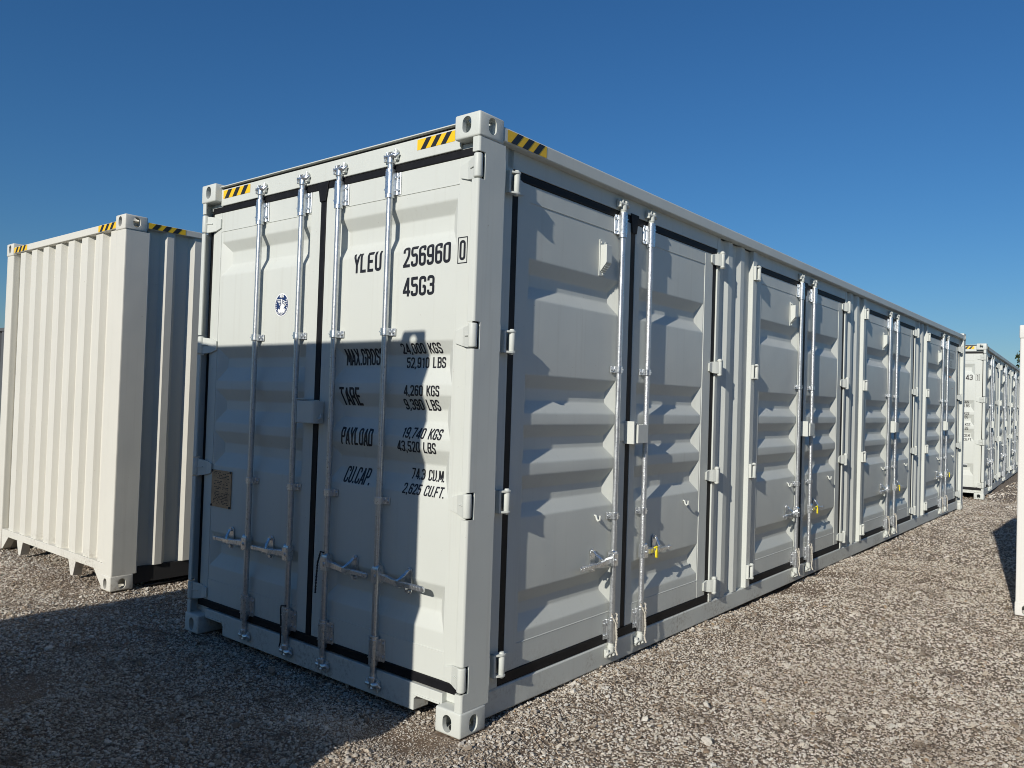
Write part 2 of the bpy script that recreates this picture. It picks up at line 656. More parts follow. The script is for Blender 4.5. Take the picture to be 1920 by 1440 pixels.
def castings(parent, w, l, h, mat, s=1.0):
    me = CAST.copy()
    me.materials.clear()
    me.materials.append(mat)
    for x, fx in ((0, 1), (-w, -1)):
        for y, fy in ((0, 1), (l, -1)):
            for z, fz in ((0, 1), (h, -1)):
                inst(me, 'corner_casting', parent, (x, y, z), (fx * s, fy * s, fz * s))


# ------------------------------------------------------------------ hazard tape: yellow strip with slanted black bars


def tape(parent, place, u0, u1, z0, z1, n, slope=0.6, first=0.06):
    """place(u, lift, z) -> point"""
    mb = MB()
    q = [(u0, z0), (u1, z0), (u1, z1), (u0, z1)]
    mb.add([place(u, 0.0012, z) for u, z in q], [(0, 1, 2, 3)], 0)
    h = (z1 - z0)
    p = (u1 - u0 - first) / n if first >= 0 else (u1 - u0) / n
    for k in range(n):
        ua = u0 + first * 0.5 + p * k
        bw = p * 0.5
        poly = [(ua, z0), (ua + bw, z0), (ua + bw + h * slope, z1), (ua + h * slope, z1)]
        # clip at the right edge
        out = []
        for i in range(4):
            a, b = poly[i], poly[(i + 1) % 4]
            ia, ib = a[0] <= u1, b[0] <= u1
            if ia:
                out.append(a)
            if ia != ib:
                s = (u1 - a[0]) / (b[0] - a[0])
                out.append((u1, a[1] + (b[1] - a[1]) * s))
        if len(out) > 2:
            mb.add([place(u, 0.0022, z) for u, z in out], [tuple(range(len(out)))], 1)
    return mb.build('warning_tape', [M['yellow'], M['black']], parent, recalc=False)


# ------------------------------------------------------------------ shared hardware (built in a local frame, then placed)
# local frame: u to the right, v outwards from the door face, z up


def bearing_cover():
    """pressed cover around the bar with a bolted flange on the +u side; local z 0 = middle, height 0.115"""
    m = MB()
    hz = 0.058
    out = fillet([(-0.026, 0.0), (-0.026, 0.040), (-0.012, 0.052), (0.014, 0.052), (0.026, 0.040), (0.026, 0.006), (0.055, 0.006), (0.055, 0.0)], 0.006, 2)
    m.prism(out, -hz, hz, 2)
    for z in (-0.034, 0.034):
        m.tube([(0.041, 0.004, z), (0.041, 0.013, z)], 0.0085, 8)
        m.tube([(-0.018, 0.047, z), (-0.018, 0.0505, z)], 0.0045, 6)
    m.tube([(0, 0.028, -hz - 0.018), (0, 0.028, -hz)], 0.025, 14)
    m.tube([(0, 0.028, hz), (0, 0.028, hz + 0.014)], 0.025, 14)
    return m


def strap():
    m = MB()
    out = fillet([(-0.024, 0.0), (-0.024, 0.040), (-0.010, 0.050), (0.012, 0.050), (0.024, 0.040), (0.024, 0.006), (0.052, 0.006), (0.052, 0.0)], 0.006, 2)
    m.prism(out, -0.019, 0.019, 2)
    m.tube([(0.039, 0.004, 0), (0.039, 0.014, 0)], 0.009, 8)
    m.tube([(-0.016, 0.045, 0), (-0.016, 0.050, 0)], 0.004, 6)
    return m


def cam_head():
    """forged cam at the bar end (pointing up) with its claws"""
    m = MB()
    m.tube([(0, 0.028, -0.055), (0, 0.028, -0.036), (0, 0.028, -0.034), (0, 0.028, 0.0)], [0.0175, 0.0175, 0.021, 0.019], 12)
    m.tube([(-0.052, 0.026, 0.016), (-0.040, 0.030, 0.002), (-0.018, 0.032, 0.004), (0.0, 0.030, -0.004), (0.020, 0.034, 0.006), (0.042, 0.032, -0.002), (0.054, 0.024, 0.012)],
           [0.007, 0.012, 0.011, 0.017, 0.014, 0.015, 0.008], 9)
    m.tube([(-0.020, 0.030, 0.004), (-0.022, 0.036, 0.026)], [0.011, 0.008], 8)
    m.tube([(0.010, 0.032, 0.004), (0.012, 0.042, 0.022)], [0.012, 0.010], 8)
    m.tube([(0.034, 0.030, 0.002), (0.038, 0.030, 0.034)], [0.011, 0.007], 8)
    m.tube([(-0.036, 0.030, 0.0), (-0.042, 0.032, -0.020)], [0.010, 0.007], 8)
    return m


def keeper():
    m = MB()
    m.box(-0.040, 0.040, 0.0, 0.006, -0.020, 0.034)
    m.prism(fillet([(-0.050, -0.016), (-0.050, 0.024), (-0.040, 0.036), (-0.030, 0.030), (-0.030, -0.016)], 0.005, 2), 0.004, 0.020, 1)
    m.prism(fillet([(0.030, -0.016), (0.030, 0.034), (0.042, 0.040), (0.050, 0.028), (0.050, -0.016)], 0.005, 2), 0.004, 0.020, 1)
    return m


def handle():
    """lever running towards +u from a hub clamped on the bar (length 0.36)"""
    m = MB()
    # hub: U-shaped clamp
    m.prism(fillet([(-0.016, 0.010), (-0.016, 0.054), (0.034, 0.054), (0.034, 0.010)], 0.006, 2), -0.036, 0.036, 2)
    m.tube([(0.012, 0.052, 0), (0.012, 0.060, 0)], 0.009, 8)
    m.tube([(-0.012, 0.028, 0.036), (0.030, 0.028, 0.036)], 0.020, 10)
    # lever, tapering and dished at the catch
    prof = [(0.030, 0.030, 0.020), (0.08, 0.034, 0.022), (0.13, 0.044, 0.018), (0.17, 0.052, 0.020), (0.20, 0.050, 0.015), (0.235, 0.044, 0.0145), (0.30, 0.042, 0.0155), (0.348, 0.041, 0.0155), (0.360, 0.041, 0.009)]
    vv, ff = [], []
    for u, v, hz in prof:
        dz = -0.004 - 0.02 * max(0, u - 0.03)
        vv += [(u, v - 0.005, dz - hz), (u, v + 0.005, dz - hz * 0.7), (u, v + 0.005, dz + hz * 0.7), (u, v - 0.005, dz + hz)]
    n = len(prof)
    for i in range(n - 1):
        for k in range(4):
            ff.append((i * 4 + k, i * 4 + (k + 1) % 4, i * 4 + 4 + (k + 1) % 4, i * 4 + 4 + k))
    ff += [(3, 2, 1, 0), tuple(n * 4 - 4 + k for k in range(4))]
    m.add(vv, ff)
    # embossed grip
    for k in range(5):
        m.box(0.246 + k * 0.02, 0.256 + k * 0.02, 0.046, 0.0485, -0.018, -0.002)
    return m


def catch():
    """riveted retaining plate with the hasp arm that drops over the lever"""
    m = MB()
    m.prism(stadium(0, 0.005, 0.046, 0.135), 0.0, 0.006, 1)
    for z in (-0.046, 0.058):
        m.tube([(0, 0.004, z), (0, 0.017, z)], 0.0115, 10)
    m.prism(fillet([(-0.030, -0.030), (-0.022, -0.030), (-0.018, -0.022), (0.018, -0.022), (0.018, -0.030), (0.026, -0.030), (0.026, -0.014), (-0.030, -0.014)], 0.003, 1), 0.006, 0.050, 1)
    arm = [(0.006, 0.014, 0.060), (0.0, 0.024, 0.044), (-0.010, 0.040, 0.028), (-0.020, 0.052, 0.015), (-0.030, 0.056, 0.006)]
    wd = [0.009, 0.009, 0.011, 0.009, 0.005]
    vv, ff = [], []
    for (u, v, z), w in zip(arm, wd):
        vv += [(u - w, v - 0.004, z), (u + w, v - 0.004, z), (u + w, v + 0.004, z), (u - w, v + 0.004, z)]
    for i in range(len(arm) - 1):
        for k in range(4):
            ff.append((i * 4 + k, i * 4 + (k + 1) % 4, i * 4 + 4 + (k + 1) % 4, i * 4 + 4 + k))
    ff += [(3, 2, 1, 0), (16, 17, 18, 19)]
    m.add(vv, ff)
    return m


def hinge_end():
    """hinge of the end doors; pin at u=0; blade runs to +u (towards the door middle)"""
    m = MB()
    m.tube([(0, 0.036, -0.056), (0, 0.036, -0.052), (0, 0.036, 0.052), (0, 0.036, 0.056)], [0.018, 0.0215, 0.0215, 0.018], 18)
    sec = [(0.004, 0.044, 0.024, 0.050), (0.045, 0.028, 0.016, 0.047), (0.085, 0.012, 0.0, 0.040), (0.135, 0.010, 0.0, 0.026)]
    vv, ff = [], []
    for u, v1, v0, hz in sec:
        vv += [(u, v0, -hz - 0.008), (u, v1, -hz - 0.008), (u, v1, hz), (u, v0, hz)]
    for i in range(3):
        for k in range(4):
            ff.append((i * 4 + k, i * 4 + (k + 1) % 4, i * 4 + 4 + (k + 1) % 4, i * 4 + 4 + k))
    ff += [(3, 2, 1, 0), (12, 13, 14, 15)]
    m.add(vv, ff)
    # raised rib and collar rings
    m.tube([(0.016, 0.045, 0.0), (0.060, 0.024, 0.0)], 0.004, 6)
    return m


def hinge_side():
    """hinge of the side doors: two lugs welded to the jamb (u<0), pin, blade to +u"""
    m = MB()
    m.tube([(0, 0.040, -0.060), (0, 0.040, -0.054), (0, 0.040, 0.054), (0, 0.040, 0.064)], [0.013, 0.0165, 0.0165, 0.011], 14)
    for z in (-0.054, 0.046):
        m.prism(fillet([(-0.052, 0.012), (-0.052, 0.034), (-0.010, 0.058), (0.012, 0.058), (0.019, 0.046), (0.019, 0.030), (0.002, 0.020), (-0.020, 0.012)], 0.006, 2), z, z + 0.010, 2)
    m.box(-0.056, -0.042, 0.010, 0.040, -0.054, 0.056)
    sec = [(0.006, 0.050, 0.032, 0.044), (0.040, 0.030, 0.016, 0.043), (0.062, 0.012, 0.0, 0.040), (0.105, 0.010, 0.0, 0.028)]
    vv, ff = [], []
    for u, v1, v0, hz in sec:
        vv += [(u, v0, -hz), (u, v1, -hz), (u, v1, hz), (u, v0, hz)]
    for i in range(3):
        for k in range(4):
            ff.append((i * 4 + k, i * 4 + (k + 1) % 4, i * 4 + 4 + (k + 1) % 4, i * 4 + 4 + k))
    ff += [(3, 2, 1, 0), (12, 13, 14, 15)]
    m.add(vv, ff)
    return m


def vent():
    m = MB()
    m.box(-0.036, 0.036, 0.0, 0.006, -0.105, 0.105)
    m.prism(fillet([(0.006, 0.074), (0.048, 0.074), (0.048, -0.030), (0.006, -0.080)], 0.004, 2), -0.028, 0.028, 0)
    for u in (-0.018, 0.018):
        m.tube([(u, 0.005, 0.089), (u, 0.011, 0.089)], 0.007, 8)
    m.tube([(0, 0.005, -0.092), (0, 0.012, -0.092)], 0.008, 8)
    for k in range(4):
        m.box(-0.024, 0.024, 0.012 + 0.009 * k, 0.015 + 0.009 * k, -0.084 + 0.0105 * k, -0.079 + 0.0105 * k)
    return m


def hook():
    m = MB()
    m.tube([(0, 0, 0.004), (0, 0.010, 0.002), (0, 0.016, -0.018), (0, 0.026, -0.026), (0, 0.036, -0.020), (0, 0.039, 0.006)], 0.0065, 8)
    return m


class Place:
    """maps a local hardware frame to an end wall ('end') or the long side ('side')"""

    def __init__(self, kind, face):
        self.kind, self.face = kind, face

    def fn(self, u, z, flip=1, base=None):
        f = self.face if base is None else base

        def g(p):
            if self.kind == 'end':
                return (u + flip * p[0], f - p[1], z + p[2])
            return (f + p[1], u + flip * p[0], z + p[2])
        return g


HW = {}


def hw(key, maker, mat, kind, flip=1, up=1):
    k = (key, kind, flip, up)
    if k not in HW:
        src = maker()
        mb = MB()
        if kind == 'end':
            mb.merge(src, lambda p: (flip * p[0], -p[1], up * p[2]))
        else:
            mb.merge(src, lambda p: (p[1], flip * p[0], up * p[2]))
        HW[k] = mb.mesh(key, mat, recalc=True)
    return HW[k]


def put(key, maker, mat, kind, u, z, parent, flip=1, up=1, base=None, bevel=0.0015):
    me = hw(key, maker, mat, kind, flip, up)
    loc = (u, YD if base is None else base, z) if kind == 'end' else (XD if base is None else base, u, z)
    return inst(me, key, parent, loc, bevel=bevel)


def locking_bar(kind, u, z0, z1, parent, mat):
    """the long tube of one locking bar, as a part of its door"""
    m = MB()
    p = (u, YD - 0.028) if kind == 'end' else (XD + 0.028, u)
    m.tube([(*p, z0), (*p, z1)], 0.0165, 18)
    return m.build('locking_bar', mat, parent)


# ------------------------------------------------------------------ the side-door container
GROUP = 'shipping containers in the yard'
root = thing('shipping_container', 'large grey-white container with end doors and four pairs of side doors, marked 256960 0', 'container', group=GROUP)
wm = M['white']

castings(root, W, L, H, wm)

# posts of the door end: J-shaped, notched at the hinges
HZ = [2.645, 1.852, 1.060, 0.262]
for sgn, x0 in ((1, 0.0), (-1, -W)):
    m = MB()
    full = [(-.047, .006), (-.012, .006), (-.004, .014), (-.004, .200), (-.078, .200), (-.078, .108), (-.014, .108), (-.014, .018), (-.047, .018)]
    cutp = [(-.014, .052), (-.004, .052), (-.004, .200), (-.078, .200), (-.078, .108), (-.014, .108)]
    edges = [0.118]
    for hz in HZ[::-1]:
        edges += [hz - 0.064, hz + 0.064]
    edges.append(H - 0.118)
    for k in range(len(edges) - 1):
        poly = fillet(full, 0.004, 2, True) if k % 2 == 0 else cutp
        m.prism([(x0 + sgn * p[0], p[1]) for p in poly], edges[k], edges[k + 1], 2)
    m.build('corner_post', wm, root, recalc=True)
# far posts
for x0, x1 in ((-.095, -.004), (-W + .004, -W + .095)):
    MB().box(x0, x1, L - .165, L - .006, .118, H - .118).build('corner_post', wm, root, 0.004)

# header and sill of the door end
hd = MB().box(-W + .0135, -.0135, .112, .19, 2.735, 2.862)
hd.box(-W + .163, -.163, .046, .1115, 2.752, 2.858)
hd.box(-W + .0135, -W + .1625, .062, .1115, 2.735, H - .1185).box(-.1625, -.0135, .062, .1115, 2.735, H - .1185)
hd.build('header', wm, root, 0.004)
lip = MB().box(-W + .163, -.163, .060, .30, 2.8585, 2.872, 1)
lip.box(-W + .163, -.163, .036, .30, 2.8725, 2.8775, 0)
lip.build('gutter', [wm, M['under']], root)

sill = MB()
z0, z1 = 0.030, 0.160
nl, nr, nh = -W + .163, -.163, 0.105
sill.prism([(nl + .21, z0), (nr - .19, z0), (nr - .19, nh - .02), (nr - .17, nh), (nr, nh), (nr, z1), (nl, z1), (nl, nh), (nl + .19, nh), (nl + .21, nh - .02)], .046, .150, 1)
sill.box(-W + .005, nl - .0005, .075, .15, .1185, z1).box(nr + .0005, -.005, .075, .15, .1185, z1)
# folded rims of the two recesses
sill.box(nl + .012, nl + .20, .040, .0455, nh, nh + .010).box(nr - .19, nr - .012, .040, .0455, nh, nh + .010)
sill.build('sill', wm, root, 0.003, recalc=True)

# roof, floor and plain rear/left walls close the box
rf = MB()
nrib = 44
for k in range(nrib):
    ya = .30 + (L - .6) * k / nrib
    yb = .30 + (L - .6) * (k + 1) / nrib
    p = (yb - ya)
    rf.prism([(ya, 2.850), (ya + p * .3, 2.850), (ya + p * .4, 2.868), (ya + p * .9, 2.868), (yb, 2.850), (yb, 2.845), (ya, 2.845)], -W + .06, -.062, 0)
rf.build('roof', wm, root, recalc=True)
MB().box(-W + .06, -.095, .151, L - .02, .09, .15).build('floor', M['under'], root)
MB().box(-W + .095, -.095, L - .05, L - .012, .15, H - .03).build('rear_wall', wm, root)


def corr_wall(length, depth, pitch, z0, z1, inner=.30, slope=.20):
    """corrugated sheet: runs along +u from 0, outer face at v=0, valleys at v=-depth"""
    n = max(1, round(length / pitch))
    p = length / n
    outer = 1 - inner - 2 * slope
    pts = []
    for k in range(n):
        u = k * p
        pts += [(u, -depth), (u + p * inner, -depth), (u + p * (inner + slope), 0), (u + p * (inner + slope + outer), 0)]
    pts += [(length, -depth)]
    m = MB()
    vv = [(u, v, z) for z in (z0, z1) for u, v in pts]
    k = len(pts)
    m.add(vv, [(i, i + 1, k + i + 1, k + i) for i in range(k - 1)])
    return m


cw = corr_wall(L - .40, .036, .27, .15, H - .085)
MB().merge(cw, lambda p: (-W + .012 - p[1], .20 + p[0], p[2])).build('side_wall', wm, root)
MB().box(-W + .004, -W + .06, .1785, L - .1785, H - .085, H - .02).box(-W + .004, -W + .05, .1785, L - .1785, .03, .15).build('side_rail', wm, root, 0.003)

# ---- right long side: rails, header plates, wall sections
MB().prism([(-.060, 2.796), (-.008, 2.796), (-.003, 2.802), (-.003, 2.862), (-.010, 2.870), (-.060, 2.870)], .1785, L - .1785, 1).build('top_rail', wm, root, 0.003, recalc=True)
MB().prism([(-.110, .016), (-.054, .016), (-.048, .022), (-.048, .138), (-.054, .146), (-.110, .148)], .1785, L - .1785, 1).build('bottom_rail', wm, root, 0.003, recalc=True)
PER = 3.076
CC = [6.111 + (k - 1.5) * PER for k in range(4)]
HP = 1.196            # hinge pin from the door-pair middle
ZB, ZT = 0.150, 2.705  # door opening of the side
hp = MB()
for c in CC:
    hp.box(-.09, -.050, c - HP - .03, c + HP + .03, ZT, 2.7955)
hp.build('door_header', wm, root)
# wall sections between door pairs, corrugated in plan
walls = []
for k in range(3):
    m0, m1 = CC[k] + HP - .012, CC[k + 1] - HP + .012
    mid = (m0 + m1) / 2
    ou, va = -.046, -.071
    pl = [(m0, -.105), (m0, ou), (m0 + .045, ou), (m0 + .048, va), (mid - .205, va), (mid - .163, ou), (mid - .092, ou), (mid - .085, va),
          (mid + .016, va), (mid + .062, ou), (mid + .130, ou), (mid + .136, va), (m1 - .080, va), (m1 - .076, -.034), (m1, -.034), (m1, -.105)]
    m = MB()
    m.prism([(p[1], p[0]) for p in pl], .1445, 2.7953, 2)
    m.build('side_wall', wm, root, 0.004, recalc=True)
m = MB()
m.box(-.12, -.050, .2005, CC[0] - HP + .012, .1485, 2.7953)
m.build('side_wall', wm, root)
m = MB()
m.box(-.12, -.050, CC[3] + HP - .012, L - .1655, .1485, 2.7953)
m.build('side_wall', wm, root)

# ---- end doors
GL_Z0, GL_Z1 = 0.212, 2.712


def end_place(u, w, z):
    return (u, YD + w, z)


XC = -W / 2
end_left = Leaf(-W + .064, XC - .024, GL_Z0, GL_Z1, .092, .088, .345, 2.590, END_V, end_place)
end_right = Leaf(XC + .024, -.064, GL_Z0, GL_Z1, .088, .110, .345, 2.590, END_V, end_place)
el = end_left.build(root, wm)
er = end_right.build(root, wm)

# rubber gaskets of the end
g = MB()
gv = 0.056


def gbar(m, x0, x1, z0, z1, y0=gv, y1=.11):
    m.box(x0, x1, y0, y1, z0, z1)


gbar(g, -W + .052, -.052, GL_Z1 + .001, GL_Z1 + .039)
gbar(g, -W + .052, -.052, GL_Z0 - .046, GL_Z0 - .001)
gbar(g, -W + .026, -W + .063, GL_Z0 - .0005, GL_Z1 + .0005, .064, .105)
gbar(g, -.063, -.049, GL_Z0 - .0005, GL_Z1 + .0005, .064)
gbar(g, XC - .0235, XC + .0235, GL_Z0 - .0005, GL_Z1 + .0005, .057)
g.prism([(XC - .026, GL_Z1 - .07), (XC + .026, GL_Z1 - .07), (XC + .050, GL_Z1 + .046), (XC - .050, GL_Z1 + .046)], .049, .0555, 1)
g.build('door_gasket', M['rubber'], root, 0.003, recalc=True)

BARS = [-1.805, -1.385, -1.052, -0.638]
for bi, u in enumerate(BARS):
    d = el if bi < 2 else er
    locking_bar('end', u, 0.10, 2.775, d, M['zinc'])
    put('bar_bracket', bearing_cover, M['fitting'], 'end', u, 2.652, d)
    put('bar_bracket', bearing_cover, M['fitting'], 'end', u, 0.262, d)
    put('bar_guide', strap, M['fitting'], 'end', u, 1.886, d)
    put('bar_guide', strap, M['fitting'], 'end', u, 1.022, d)
    put('cam', cam_head, M['fitting'], 'end', u, 2.790, d)
    put('cam', cam_head, M['fitting'], 'end', u, 0.092, d, up=-1)
    put('cam_keeper', keeper, wm, 'end', u, 2.785, root, base=.0455)
    put('cam_keeper', keeper, wm, 'end', u, 0.096, root, up=-1, base=.0455)
    fl = -1 if bi < 2 else 1
    put('handle', handle, M['fitting'], 'end', u, 0.640, d, flip=fl)
    put('handle_catch', catch, M['fitting'], 'end', u + fl * .212, 0.640, d, flip=fl)
for z in HZ:
    put('hinge', hinge_end, wm, 'end', -.024, z, er, flip=-1, bevel=0.003)
    put('hinge', hinge_end, wm, 'end', -W + .024, z, el, flip=1, bevel=0.003)

# padlock box across the middle of the end doors
lb = MB()
lb.prism(fillet([(-.128, .004), (-.128, .060), (.028, .074), (.040, .070), (.040, .0)][::-1], .005, 2), -.062, .062, 2)
lk = MB().merge(lb, lambda p: (XC + .034 + p[0], YD - .006 - p[1], 1.455 + p[2]))
lk.tube([(XC + .076, YD - .03, 1.448), (XC + .080, YD - .03, 1.425), (XC + .082, YD - .05, 1.415)], .008, 8)
for k in range(5):
    lk.box(XC - .02 + k * .018, XC - .010 + k * .018, YD - .050, YD - .030, 1.517, 1.523)
lk.build('lock_box', wm, er, 0.003, recalc=True)
lk = MB()
x0 = XC - .112
lk.box(x0, x0 + .006, YD - .060, YD - .001, 1.390, 1.528).box(x0 + .0062, XC - .03, YD - .060, YD - .001, 1.522, 1.528).box(x0 + .0062, XC - .03, YD - .006, YD - .001, 1.392, 1.5215)
lk.build('lock_bracket', wm, el, 0.0015)

# lettering of the right end door (positions on the door plane)


def on_door(leaf, p, z):
    """point of the door surface seen behind the point (p, 0, z) of the outer plane"""
    w = YD
    for _ in range(6):
        k = (w - CAM[1]) / (0 - CAM[1])
        u, zz = CAM[0] + (p - CAM[0]) * k, CAM[2] + (z - CAM[2]) * k
        w = YD + leaf.depth(u, zz)
    return u, zz


def line(text, p0, p1, zb, zt):
    xa, za = on_door(end_right, p0, zb)
    xb, _ = on_door(end_right, p1, zb)
    _, zc = on_door(end_right, p0, zt)
    return (text, xa, za, zc - za, xb - xa)


def e6(p0, p1, zb, zt, leaf=None):
    leaf = leaf or end_right
    xa, za = on_door(leaf, p0, zb)
    xb, zc = on_door(leaf, p1, zt)
    return xa, za, zc - za, xb - xa


serial = [line('YLEU', -.865, -.646, 2.199, 2.299), line('256960', -.484, -.158, 2.199, 2.297), line('0', -.102, -.064, 2.202, 2.297), line('45G3', -.479, -.259, 2.053, 2.147)]
weights = [line('MAX.GROSS', -.893, -.590, 1.712, 1.800), line('24,000 KGS', -.457, -.180, 1.768, 1.820), line('52,910 LBS', -.434, -.166, 1.698, 1.750),
           line('TARE', -.900, -.735, 1.503, 1.598), line('4,260 KGS', -.443, -.199, 1.562, 1.614), line('9,390 LBS', -.424, -.182, 1.494, 1.546),
           line('PAYLOAD', -.910, -.661, 1.296, 1.388), line('19,740 KGS', -.455, -.183, 1.355, 1.408), line('43,520 LBS', -.470, -.204, 1.288, 1.340),
           line('CU.CAP.', -.893, -.684, 1.096, 1.186), line('74.3 CU.M.', -.376, -.153, 1.159, 1.212), line('2,625 CU.FT.', -.436, -.153, 1.083, 1.136)]


def rect_outline(mb, u0, u1, z0, z1, w, surf):
    for a, b, c, d in ((u0, u1, z0, z0 + w), (u0, u1, z1 - w, z1), (u0, u0 + w, z0 + w, z1 - w), (u1 - w, u1, z0 + w, z1 - w)):
        mb.add([surf(a, c, .0008), surf(b, c, .0008), surf(b, d, .0008), surf(a, d, .0008)], [(0, 1, 2, 3)])


def words(one):
    """one entry per word, so that each is a part of its own"""
    text, u0, z0_, h, w = one
    unit = w / (sum(ADV.get(c, .48) for c in text) - .05)
    out, u = [], u0
    for wd_ in text.split(' '):
        ww = sum(ADV.get(c, .48) for c in wd_)
        out.append((wd_, u, z0_, h, (ww - .05) * unit))
        u += (ww + ADV[' ']) * unit
    return out


for nm, ls in (('serial_number', serial), ('weight_marking', weights)):
    for one in [w_ for l_ in ls for w_ in words(l_)]:
        tm = text_mesh([one], end_right.surf)
        if one[0] == '0':
            xa, za, h, w = e6(-.114, -.052, 2.187, 2.312)
            rect_outline(tm, xa, xa + w, za, za + h, .005, end_right.surf)
        tm.build(nm, M['ink'], er)

# round classification seal: white rim, navy disc, winged bird
sx, szz, sh, sw = e6(-1.568, -1.432, 1.998, 2.134, end_left)
cx, cz, rr_ = sx + sw / 2, szz + sh / 2, sw / 2


def disc(mb, r, lift, mi, n=40):
    mb.add([end_left.surf(cx + r * math.cos(2 * math.pi * k / n), cz + r * math.sin(2 * math.pi * k / n), lift) for k in range(n)], [tuple(range(n))], mi)


def poly(mb, pts, lift, mi):
    mb.add([end_left.surf(cx + rr_ * p[0], cz + rr_ * p[1], lift) for p in pts], [tuple(range(len(pts)))], mi)


sm = MB()
disc(sm, rr_, .0010, 0)
disc(sm, rr_ * .91, .0016, 1)
poly(sm, [(-.10, .50), (.08, .52), (.10, .10), (.30, -.02), (.62, .06), (.60, -.05), (.36, -.26), (.24, -.50), (.02, -.72), (-.18, -.44), (-.22, -.20), (-.02, .02)], .0022, 0)
for k in range(6):
    t = k / 5
    y = .50 - .13 * k
    poly(sm, [(-.72 + .11 * k, y), (-.16, y - .02), (-.14, y - .09), (-.66 + .11 * k, y - .07)], .0022, 0)
for k in range(3):
    y = .36 - .14 * k
    poly(sm, [(.16, y + .06), (.62 - .04 * k, y - .10), (.56 - .04 * k, y - .17), (.16, y - .01)], .0022, 0)
for s in (-1, 1):
    poly(sm, [(s * .10, -.44), (s * .46, -.30), (s * .52, -.50), (s * .30, -.68), (s * .06, -.66)], .0020, 0)
for k in range(19):
    a = math.radians(150 + k * 13.3)
    b = a + math.radians(8 if k % 5 else 4)
    poly(sm, [(.84 * math.cos(a), .84 * math.sin(a)), (.84 * math.cos(b), .84 * math.sin(b)), (.74 * math.cos(b), .74 * math.sin(b)), (.74 * math.cos(a), .74 * math.sin(a))][::-1], .0022, 0)
abs_ = text_mesh([('ABS', cx - .019, cz + rr_ * .64, .017, .040)], lambda u, z, l: end_left.surf(u, z, l + .0014), .2)
sm.merge(abs_, mi=0)
sm.build('approval_seal', [M['label_white'], M['navy']], el, recalc=False)

# brown data plate with stamped print
px, pz, ph, pw = e6(-2.165, -1.947, .834, 1.062, end_left)
dp = MB().box(px, px + pw, YD - .0035, YD + .003, pz, pz + ph)
for a in (.03, .97):
    for b in (.03, .97):
        dp.tube([(px + pw * a, YD - .003, pz + ph * b), (px + pw * a, YD - .008, pz + ph * b)], .008, 8, 1)
for r_ in range(22):
    z = pz + ph * (.94 - r_ * .041)
    if r_ in (5, 9, 12):
        continue
    u = px + pw * random.uniform(.06, .14)
    while u < px + pw * .90:
        w = pw * random.uniform(.02, .08)
        if random.random() < .55:
            dp.add([(u, YD - .0042, z), (u + w, YD - .0042, z), (u + w, YD - .0042, z + .0052), (u, YD - .0042, z + .0052)], [(0, 1, 2, 3)], 1)
        u += w + pw * .015
    if r_ in (0, 1):
        pass
dp.build('data_plate', [M['brass'], M['brass_ink']], el)

# ---- tapes


def on_header(u, lift, z):
    return (u, .046 - lift, z)


def on_rail(u, lift, z):
    return (-.003 + lift, u, z)


tape(root, on_header, -2.250, -1.945, 2.797, 2.850, 3, .75, .03)
tape(root, on_header, -.460, -.200, 2.797, 2.850, 3, .75, .05)
tape(root, on_rail, .205, .520, 2.803, 2.861, 3, .9, .05)

# ---- side doors


def side_place(u, w, z):
    return (XD - w, u, z)


